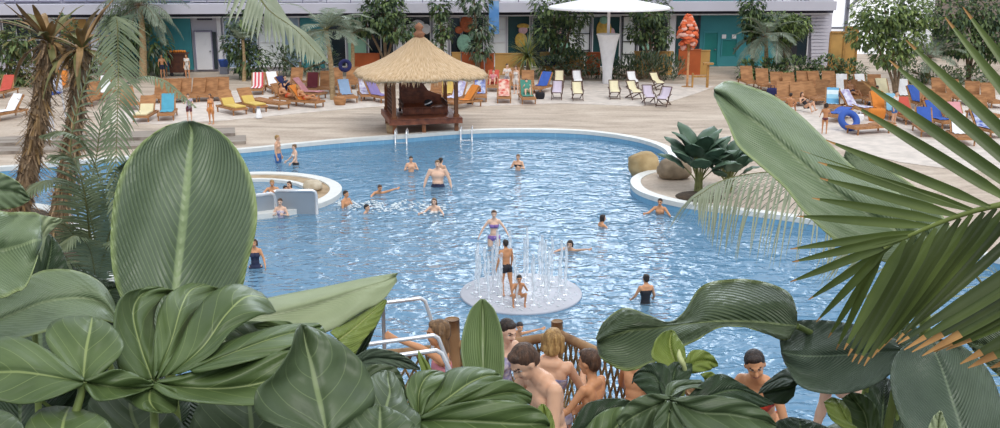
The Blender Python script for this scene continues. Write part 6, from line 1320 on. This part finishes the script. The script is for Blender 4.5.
# ---- 4 centre bottom
t = plant('arrow_leaf_plant', 'plant with a ribbed upright leaf spear in the bottom centre', 470, 2.9)
leaf(t, [([(472, 400, 482, 402, 494, 400), (465, 374, 483, 376, 503, 376), (461, 352, 483, 353, 504, 352), (463, 332, 483, 332, 502, 332), (470, 311, 483, 312, 495, 311), (480, 299, 482, 299, 485, 299)], 3.1, 3.25, dict(dl=-.03, dr=-.03, wn=1, wave=.002, cup=-.03))], 'spear_leaf')
leaf(t, [([(424, 384, 430, 384, 434, 382), (421, 370, 427, 369, 431, 368), (418, 358, 422, 358, 425, 359), (418, 351, 419, 351, 419, 352)], 2.9, 2.95, dict(wn=1, wave=0))], 'fresh_leaf', stem=False)
leaf(t, [([(412, 412, 419, 419, 424, 412), (406, 392, 419, 394, 428, 398), (410, 378, 424, 380, 438, 388), (420, 371, 432, 373, 444, 378), (434, 370, 440, 371, 446, 373)], 2.6, 2.75, dict(wn=2, wave=.008)),
         ([(418, 414, 420, 418, 424, 419), (432, 388, 448, 398, 462, 408), (450, 370, 468, 384, 478, 397), (474, 367, 486, 376, 494, 387), (494, 370, 500, 375, 504, 380)], 2.6, 2.85, dict(wn=2, wave=.01, dl=.05)),
         ([(440, 405, 440, 410, 440, 414), (470, 392, 474, 400, 478, 406), (500, 380, 504, 393, 508, 404), (518, 384, 522, 394, 522, 404), (532, 394, 532, 398, 530, 404)], 2.6, 2.8, dict(wn=2, wave=.008)),
         ([(420, 416, 420, 420, 416, 428), (450, 405, 450, 420, 440, 445), (490, 400, 490, 422, 480, 452), (522, 403, 522, 424, 512, 450), (542, 412, 542, 424, 536, 440), (550, 424, 550, 426, 548, 430)], 2.55, 2.6, dict(wn=2.5, wave=.01, dr=-.1))], 'monstera_leaf', to=(420, 480, 2.6))
leaf(t, [([(350, 360, 352, 366, 352, 378), (370, 349, 372, 358, 374, 367), (392, 351, 394, 359, 394, 367), (408, 358, 408, 363, 408, 369), (420, 368, 420, 369, 420, 370)], 3.2, 3.2, dict(wn=6))], 'grey_leaf')
leaf(t, [([(350, 386, 352, 396, 352, 410), (368, 366, 372, 386, 376, 404), (392, 366, 392, 386, 392, 408), (402, 377, 402, 392, 402, 410), (407, 398, 407, 400, 406, 404)], 2.9, 2.95, dict(wn=6))], 'monstera_dark', stem=False)
leaf(t, [([(534, 440, 544, 444, 556, 440), (535, 420, 545, 422, 554, 422), (538, 408, 544, 409, 550, 411), (541, 404, 543, 404, 545, 405)], 2.75, 2.8, dict(wn=2))], 'fresh_leaf', stem=False)
leaf(t, [([(330, 470, 380, 480, 430, 470), (340, 428, 380, 436, 418, 432), (352, 410, 380, 416, 408, 418), (372, 404, 380, 405, 390, 408)], 2.3, 2.4, dict(wn=3))], 'monstera_dark', stem=False)
# ---- 5 broad curved leaf over the people
t = plant('broad_leaf_plant', 'plant with the long curled grey-green leaf lying across the centre right', 800, 3.4)
leaf(t, [([(797, 312, 797, 326, 790, 338), (790, 294, 782, 325, 782, 340), (768, 283, 764, 323, 764, 333), (736, 279, 742, 322, 742, 327), (702, 286, 716, 322, 718, 328), (684, 312, 696, 323, 697, 340), (668, 322, 675, 325, 676, 350), (648, 315, 652, 328, 655, 362), (624, 308, 632, 330, 627, 371), (604, 322, 612, 336, 603, 360), (596, 338, 597, 342, 597, 348)], 3.2, 3.6, dict(dl=.12, dr=-.1, wn=12, wave=.006, ni=70, nj=21, wob=.06))], 'broad_grey_leaf', sr=.012, to=(868, 372, 3.5))
leaf(t, [([(802, 376, 794, 380, 788, 386), (790, 368, 784, 377, 776, 388), (778, 373, 772, 382, 767, 391), (764, 384, 761, 388, 758, 394)], 3.4, 3.6, dict(wn=4))], 'grey_leaf', stem=False)
leaf(t, [([(804, 380, 796, 386, 794, 396), (790, 375, 786, 388, 784, 404), (777, 380, 773, 391, 770, 402), (763, 392, 763, 394, 765, 398)], 3.45, 3.55, dict(wn=2))], 'deep_leaf', stem=False)
# ---- 6 centre right dark cluster with fresh leaves
t = plant('arum_plant', 'bushy plant with yellow-green new leaves over dark glossy ones', 690, 2.9)
leaf(t, [([(684, 376, 684, 378, 686, 376), (654, 360, 674, 358, 686, 358), (654, 344, 670, 344, 684, 346), (662, 333, 671, 334, 680, 340), (671, 330, 672, 330, 674, 331)], 2.95, 3.05, dict(wn=4, dl=-.05))], 'fresh_leaf', sr=.008)
leaf(t, [([(684, 366, 684, 368, 688, 374), (690, 352, 696, 362, 702, 372), (702, 350, 706, 360, 710, 370), (712, 355, 713, 362, 713, 368), (718, 364, 718, 365, 718, 366)], 2.9, 2.95, dict(wn=3))], 'fresh_leaf', sr=.008)
leaf(t, [([(700, 374, 704, 378, 706, 384), (712, 372, 711, 384, 706, 394), (719, 382, 715, 390, 710, 398), (717, 398, 715, 399, 713, 401)], 2.85, 2.85, dict(wn=3))], 'fresh_leaf', stem=False)
o = D(683, 352, 2.9); s = MB(); s.tube(crv([D(679, 350, 2.88), D(680, 358, 2.86), D(684, 366, 2.86), D(686, 378, 2.88)], 8), [.003, .006, .008, .009, .008, .007, .006, .005], 8); s.v = [tuple(Vector(v) - t.location) for v in s.v]; s.build('spathe', MATS['petiole_pale'], t, smooth=True)
leaf(t, [([(672, 398, 670, 402, 664, 404), (672, 376, 660, 384, 650, 396), (664, 364, 652, 374, 640, 388), (648, 364, 640, 372, 634, 382), (634, 374, 633, 378, 632, 384)], 2.8, 2.95, dict(wn=4))], 'deep_leaf', stem=False)
leaf(t, [([(664, 400, 670, 402, 678, 400), (660, 384, 672, 384, 686, 386), (664, 370, 676, 368, 692, 372), (674, 362, 682, 362, 692, 364)], 2.8, 2.9, dict(wn=4))], 'deep_leaf', stem=False)
leaf(t, [([(680, 404, 682, 410, 690, 418), (706, 380, 716, 394, 724, 410), (722, 374, 736, 390, 746, 408), (742, 384, 752, 394, 762, 407), (758, 394, 763, 399, 770, 405), (772, 402, 773, 403, 774, 404)], 2.7, 2.9, dict(wn=5, wave=.008))], 'deep_leaf', stem=False)
leaf(t, [([(672, 398, 670, 400, 664, 404), (690, 396, 700, 412, 690, 430), (720, 396, 730, 414, 722, 440), (748, 402, 752, 418, 748, 440), (766, 412, 768, 422, 764, 436), (776, 424, 776, 426, 776, 430)], 2.6, 2.65, dict(wn=3, dr=-.1, wave=.01)),
         ([(672, 396, 668, 400, 662, 404), (650, 394, 646, 410, 652, 428), (630, 402, 628, 420, 636, 440), (616, 420, 620, 428, 626, 440)], 2.6, 2.6, dict(wn=3, wave=.01)), ([(666, 400, 671, 402, 676, 402), (654, 420, 668, 424, 684, 424), (654, 440, 668, 446, 684, 446), (662, 470, 668, 472, 676, 470)], 2.58, 2.45, dict(wn=3, wave=.01)),
         ([(664, 402, 668, 400, 672, 396), (668, 384, 676, 388, 690, 388), (684, 380, 694, 384, 706, 390), (700, 380, 706, 384, 712, 388)], 2.62, 2.8, dict(wn=2))], 'monstera_dark', to=(668, 480, 2.6))
leaf(t, [([(570, 430, 572, 440, 580, 450), (584, 406, 598, 418, 604, 430), (604, 399, 616, 410, 626, 424), (628, 400, 634, 410, 640, 420), (648, 412, 648, 414, 650, 417)], 2.9, 3.0, dict(wn=4))], 'deep_leaf', stem=False)
leaf(t, [([(580, 440, 586, 460, 600, 480), (592, 420, 610, 434, 630, 450), (606, 410, 622, 420, 640, 432), (622, 407, 632, 412, 644, 418), (640, 412, 641, 413, 643, 415)], 2.6, 2.75, dict(wn=3))], 'monstera_leaf', stem=False)
# ---- 7 right side broad ribbed leaves
t = plant('ribbed_leaf_plant', 'plant with broad dark ribbed leaves in the lower right corner', 900, 3.2)
leaf(t, [([(900, 342, 903, 350, 900, 358), (880, 331, 884, 352, 888, 376), (852, 324, 856, 354, 864, 389), (818, 320, 826, 356, 832, 394), (790, 323, 802, 356, 800, 386), (780, 340, 781, 352, 784, 362)], 3.0, 3.25, dict(dl=.12, dr=-.1, wn=12, wave=.006, nj=21, wob=.05))], 'grey_leaf', sr=.016)
leaf(t, [([(930, 480, 975, 480, 1020, 470), (905, 430, 962, 432, 1010, 430), (892, 392, 952, 400, 1001, 400), (892, 364, 942, 370, 988, 370), (906, 345, 934, 350, 964, 347), (930, 337, 932, 338, 938, 338)], 2.8, 3.1, dict(dl=-.1, dr=.05, wn=12, wave=.006, nj=21, wob=.04))], 'grey_leaf', sr=.016)
leaf(t, [([(1080, 420, 1080, 390, 1080, 350), (1040, 410, 1040, 372, 1040, 322), (1006, 382, 1002, 352, 1002, 318), (984, 362, 978, 344, 984, 326), (966, 342, 966, 340, 968, 338)], 3.2, 3.3, dict(wn=8, nj=17))], 'broad_grey_leaf')
leaf(t, [([(924, 440, 936, 442, 950, 440), (930, 424, 938, 426, 947, 426), (934, 416, 939, 417, 944, 418), (940, 411, 941, 411, 942, 412)], 2.6, 2.6, dict(wn=3))], 'pale_leaf', stem=False)
leaf(t, [([(880, 440, 870, 436, 860, 440), (856, 432, 848, 420, 832, 420), (850, 412, 838, 404, 826, 408), (842, 400, 832, 397, 824, 402)], 3.0, 3.1, dict(wn=4))], 'fresh_leaf', stem=False)
leaf(t, [([(880, 430, 870, 450, 850, 460), (878, 410, 866, 418, 850, 436), (866, 396, 858, 404, 846, 412), (852, 392, 848, 394, 842, 398)], 3.15, 3.2, dict(wn=4))], 'monstera_leaf', stem=False)
for k, rows in enumerate([[(860, 470, 880, 470, 910, 470), (862, 420, 882, 424, 906, 430), (866, 390, 884, 392, 900, 400), (876, 376, 884, 377, 892, 380)], [(900, 380, 900, 400, 930, 420), (880, 350, 900, 362, 930, 380), (876, 330, 900, 340, 930, 350), (890, 318, 900, 320, 914, 324)], [(760, 470, 800, 480, 850, 470), (766, 436, 800, 440, 840, 438), (776, 422, 800, 424, 824, 426), (790, 417, 798, 418, 808, 420)],
                         [(700, 480, 740, 490, 790, 480), (712, 440, 742, 446, 780, 444), (722, 420, 744, 424, 772, 428), (738, 412, 746, 413, 756, 415)]]):
    leaf(t, [(rows, 3.4 + .05 * k, 3.6, dict(wn=6))], 'deep_leaf')
# ---- 8 large hanging leaf at the right
t = plant('banana_plant', 'plant with the huge smooth leaf slanting in front of the right-hand beach', 1010, 3.3)
leaf(t, [([(930, 262, 926, 262, 920, 262), (905, 200, 897, 232, 885, 262), (874, 182, 868, 213, 846, 248), (850, 164, 834, 190, 806, 214), (822, 136, 802, 163, 785, 188), (800, 115, 783, 146, 758, 164), (774, 96, 765, 129, 738, 146), (748, 86, 744, 114, 728, 124), (728, 81, 728, 100, 719, 106), (714, 88, 714, 91, 714, 96)], 3.05, 3.45, dict(dl=.18, dr=-.1, wn=12, wave=.004, ni=60, nj=23, wob=.05))], 'paddle_leaf', sr=.02)
leaf(t, [([(960, 240, 950, 260, 930, 280), (930, 200, 910, 220, 880, 240), (900, 176, 880, 196, 856, 216), (870, 160, 856, 176, 842, 190), (846, 150, 844, 156, 840, 164)], 3.3, 3.5, dict(wn=8))], 'paddle_leaf', stem=False)
# ---- dark filler leaves under and behind
t = plant('understorey_plant', 'low mass of dark leaves filling the bottom edge behind the glossy plants', 420, 3.6)
random.seed(41)
for k in range(34):
    x = 10 + k * 29 + random.uniform(-12, 12)
    if 515 < x < 590: continue
    y = random.uniform(404, 424) if x < 520 else random.uniform(412, 428); w_ = random.uniform(34, 52); l_ = random.uniform(-24, 24)
    leaf(t, [([(x - w_ * .5, y + 70, x, y + 80, x + w_ * .5, y + 70), (x - w_ + l_ * .3, y + 40, x + l_ * .3, y + 42, x + w_ + l_ * .3, y + 40), (x - w_ * .8 + l_ * .7, y + 16, x + l_ * .7, y + 14, x + w_ * .8 + l_ * .7, y + 16), (x + l_ - 5, y, x + l_, y - 1, x + l_ + 5, y)], 3.3 + random.uniform(0, .5), 3.5 + random.uniform(0, .5), dict(wn=5, ni=18, nj=9))], random.choice(['deep_leaf', 'monstera_dark']), stem=k % 2 == 0, sr=.008)
for x, y, w_ in [(40, 300, 60), (20, 330, 60), (130, 300, 40), (60, 350, 70), (130, 360, 60), (200, 380, 60), (260, 390, 50)]:
    leaf(t, [([(x - w_ * .5, y + 90, x, y + 100, x + w_ * .5, y + 90), (x - w_, y + 50, x, y + 50, x + w_, y + 50), (x - w_ * .7, y + 18, x, y + 16, x + w_ * .7, y + 18), (x - 4, y, x, y - 1, x + 4, y)], 3.5, 3.8, dict(wn=6, ni=18, nj=9))], 'deep_leaf', sr=.008)
# ---- palm fronds from the right
M('palm_blade', '6c7b40', .4, col2='505f2e', scale=4, trans=.2); M('palm_blade_dark', '535f32', .4, col2='3e4a24', scale=4, trans=.15); M('blade_tip', 'c4955a', .7, col2='a07444', scale=9); M('rachis', '7d8a44', .5)
def strip(b, p0, p1, d0, d1, w0, sag=0., tipf=.12, mats=(0, 2), fold=.5):
    """one long folded leaflet from its foot p0 to its tip p1 (px,row), half-width w0 metres, ending in a dry tip"""
    A = D(p0[0], p0[1], d0); Z = D(p1[0], p1[1], d1); n = 16; ax = (Z - A).normalized(); view = ((A + Z) / 2 - CAM).normalized(); sd = ax.cross(view).normalized(); rows = []
    for i in range(n + 1):
        u = i / n; c = A.lerp(Z, u) + Vector((0, 0, sag * 4 * u * (1 - u))); w_ = w0 * (.35 + .65 * min(1, u * 5)) * (1 - max(0, (u - .45) / .55) ** 1.8 * .92)
        rows.append([c - sd * w_, c - sd * w_ * .5 - view * -w_ * fold * .5, c + view * w_ * fold, c + sd * w_ * .5 + view * w_ * fold * .5, c + sd * w_])
    for i in range(n):
        b.m = mats[1] if i >= n * (1 - tipf) else mats[0]; vs = rows[i] + rows[i + 1]; b.add(vs, [(j, j + 1, j + 6, j + 5) for j in range(4)])
    b.m = 0
t = plant('palm', 'large feather palm whose long leaflets reach in from the right edge', 1120, 2.6, cat='palm'); O = Vector(t.location)
def pfrond(rach, strips, name='frond', rr=.012):
    b = MB(); b.m = 1
    if rach: b.tube(crv([D(*q) for q in rach], 20), [rr * (1 - .6 * i / 19) for i in range(20)], 8)
    b.m = 0
    for q in strips: strip(b, q[0], q[1], q[2], q[3], q[4], **(q[5] if len(q) > 5 else {}))
    b.v = [tuple(Vector(v) - O) for v in b.v]; return b.build(name, [MATS['palm_blade'], MATS['rachis'], MATS['blade_tip'], MATS['palm_blade_dark']], t, smooth=True)
W = .0145
pfrond([(1180, 420, 2.6), (1150, 250, 2.6), (1080, 196, 2.65), (1000, 205, 2.7), (955, 217, 2.75), (918, 232, 2.8), (884, 248, 2.85)],
    [((1112, 204), (963, 7), 2.62, 2.8, W * 1.15), ((1094, 202), (945, 17), 2.63, 2.8, W * 1.15), ((1074, 199), (906, 40), 2.65, 2.85, W * 1.2), ((1054, 200), (889, 60), 2.66, 2.9, W * 1.2), ((1036, 202), (861, 80), 2.68, 2.95, W * 1.2), ((1016, 204), (852, 104), 2.7, 2.95, W * 1.1),
     ((990, 207), (826, 140), 2.7, 2.95, W), ((974, 211), (800, 150), 2.72, 2.95, W * .2), ((975, 211), (818, 162), 2.72, 2.95, W), ((958, 216), (820, 178), 2.74, 2.95, W), ((944, 221), (812, 198), 2.76, 2.98, W * .95), ((930, 226), (796, 216), 2.78, 3.0, W * .95),
     ((918, 232), (790, 249), 2.8, 3.02, W * .9), ((908, 236), (792, 262), 2.8, 3.02, W * .9), ((898, 241), (790, 282), 2.82, 3.04, W * .9), ((892, 245), (808, 300), 2.84, 3.05, W * .85), ((888, 246), (816, 322), 2.84, 3.05, W * .85), ((886, 247), (828, 338), 2.85, 3.06, W * .8), ((884, 248), (836, 350), 2.85, 3.06, W * .8)])
pfrond([], [((x0, y0), (x1, y1), 2.72 + .01 * k, 2.85, W * 1.05, dict(mats=(3 if k % 3 else 0, 2), tipf=.1)) for k, (x0, y0, x1, y1) in enumerate([(905, 240, 844, 350), (914, 236, 848, 356), (925, 232, 852, 362), (936, 228, 858, 364), (948, 222, 864, 366), (960, 218, 866, 362), (972, 214, 872, 358), (984, 212, 878, 352), (996, 208, 884, 346), (1008, 206, 890, 340), (1020, 206, 896, 342), (1040, 214, 902, 336)])], rr=.01)
pfrond([(1180, 430, 2.5), (1140, 300, 2.5), (1080, 250, 2.52)], [((x0, y0), (x1, y1), 2.5, 2.62, W * 1.15, dict(mats=(0 if k % 2 else 3, 2), tipf=tf)) for k, (x0, y0, x1, y1, tf) in enumerate([(1080, 226, 898, 344, .12), (1080, 240, 904, 350, .16), (1080, 252, 912, 352, .2), (1080, 262, 922, 356, .26), (1080, 274, 934, 352, .16), (1080, 285, 946, 350, .22), (1080, 298, 960, 364, .2), (1080, 312, 968, 368, .3), (1080, 322, 980, 360, .36), (1080, 336, 990, 368, .3), (1090, 264, 930, 330, .1), (1090, 288, 955, 336, .1)])])
tr = MB(); P0 = D(1180, 425, 2.55) - O; tr.tube(crv([(0, 0, -.0), P0 * .5, P0], 10), [.07, .07, .065, .06, .055, .05, .045, .04, .035, .03], 12); tr.build('trunk', MATS['bark_shaggy'], t, smooth=True)
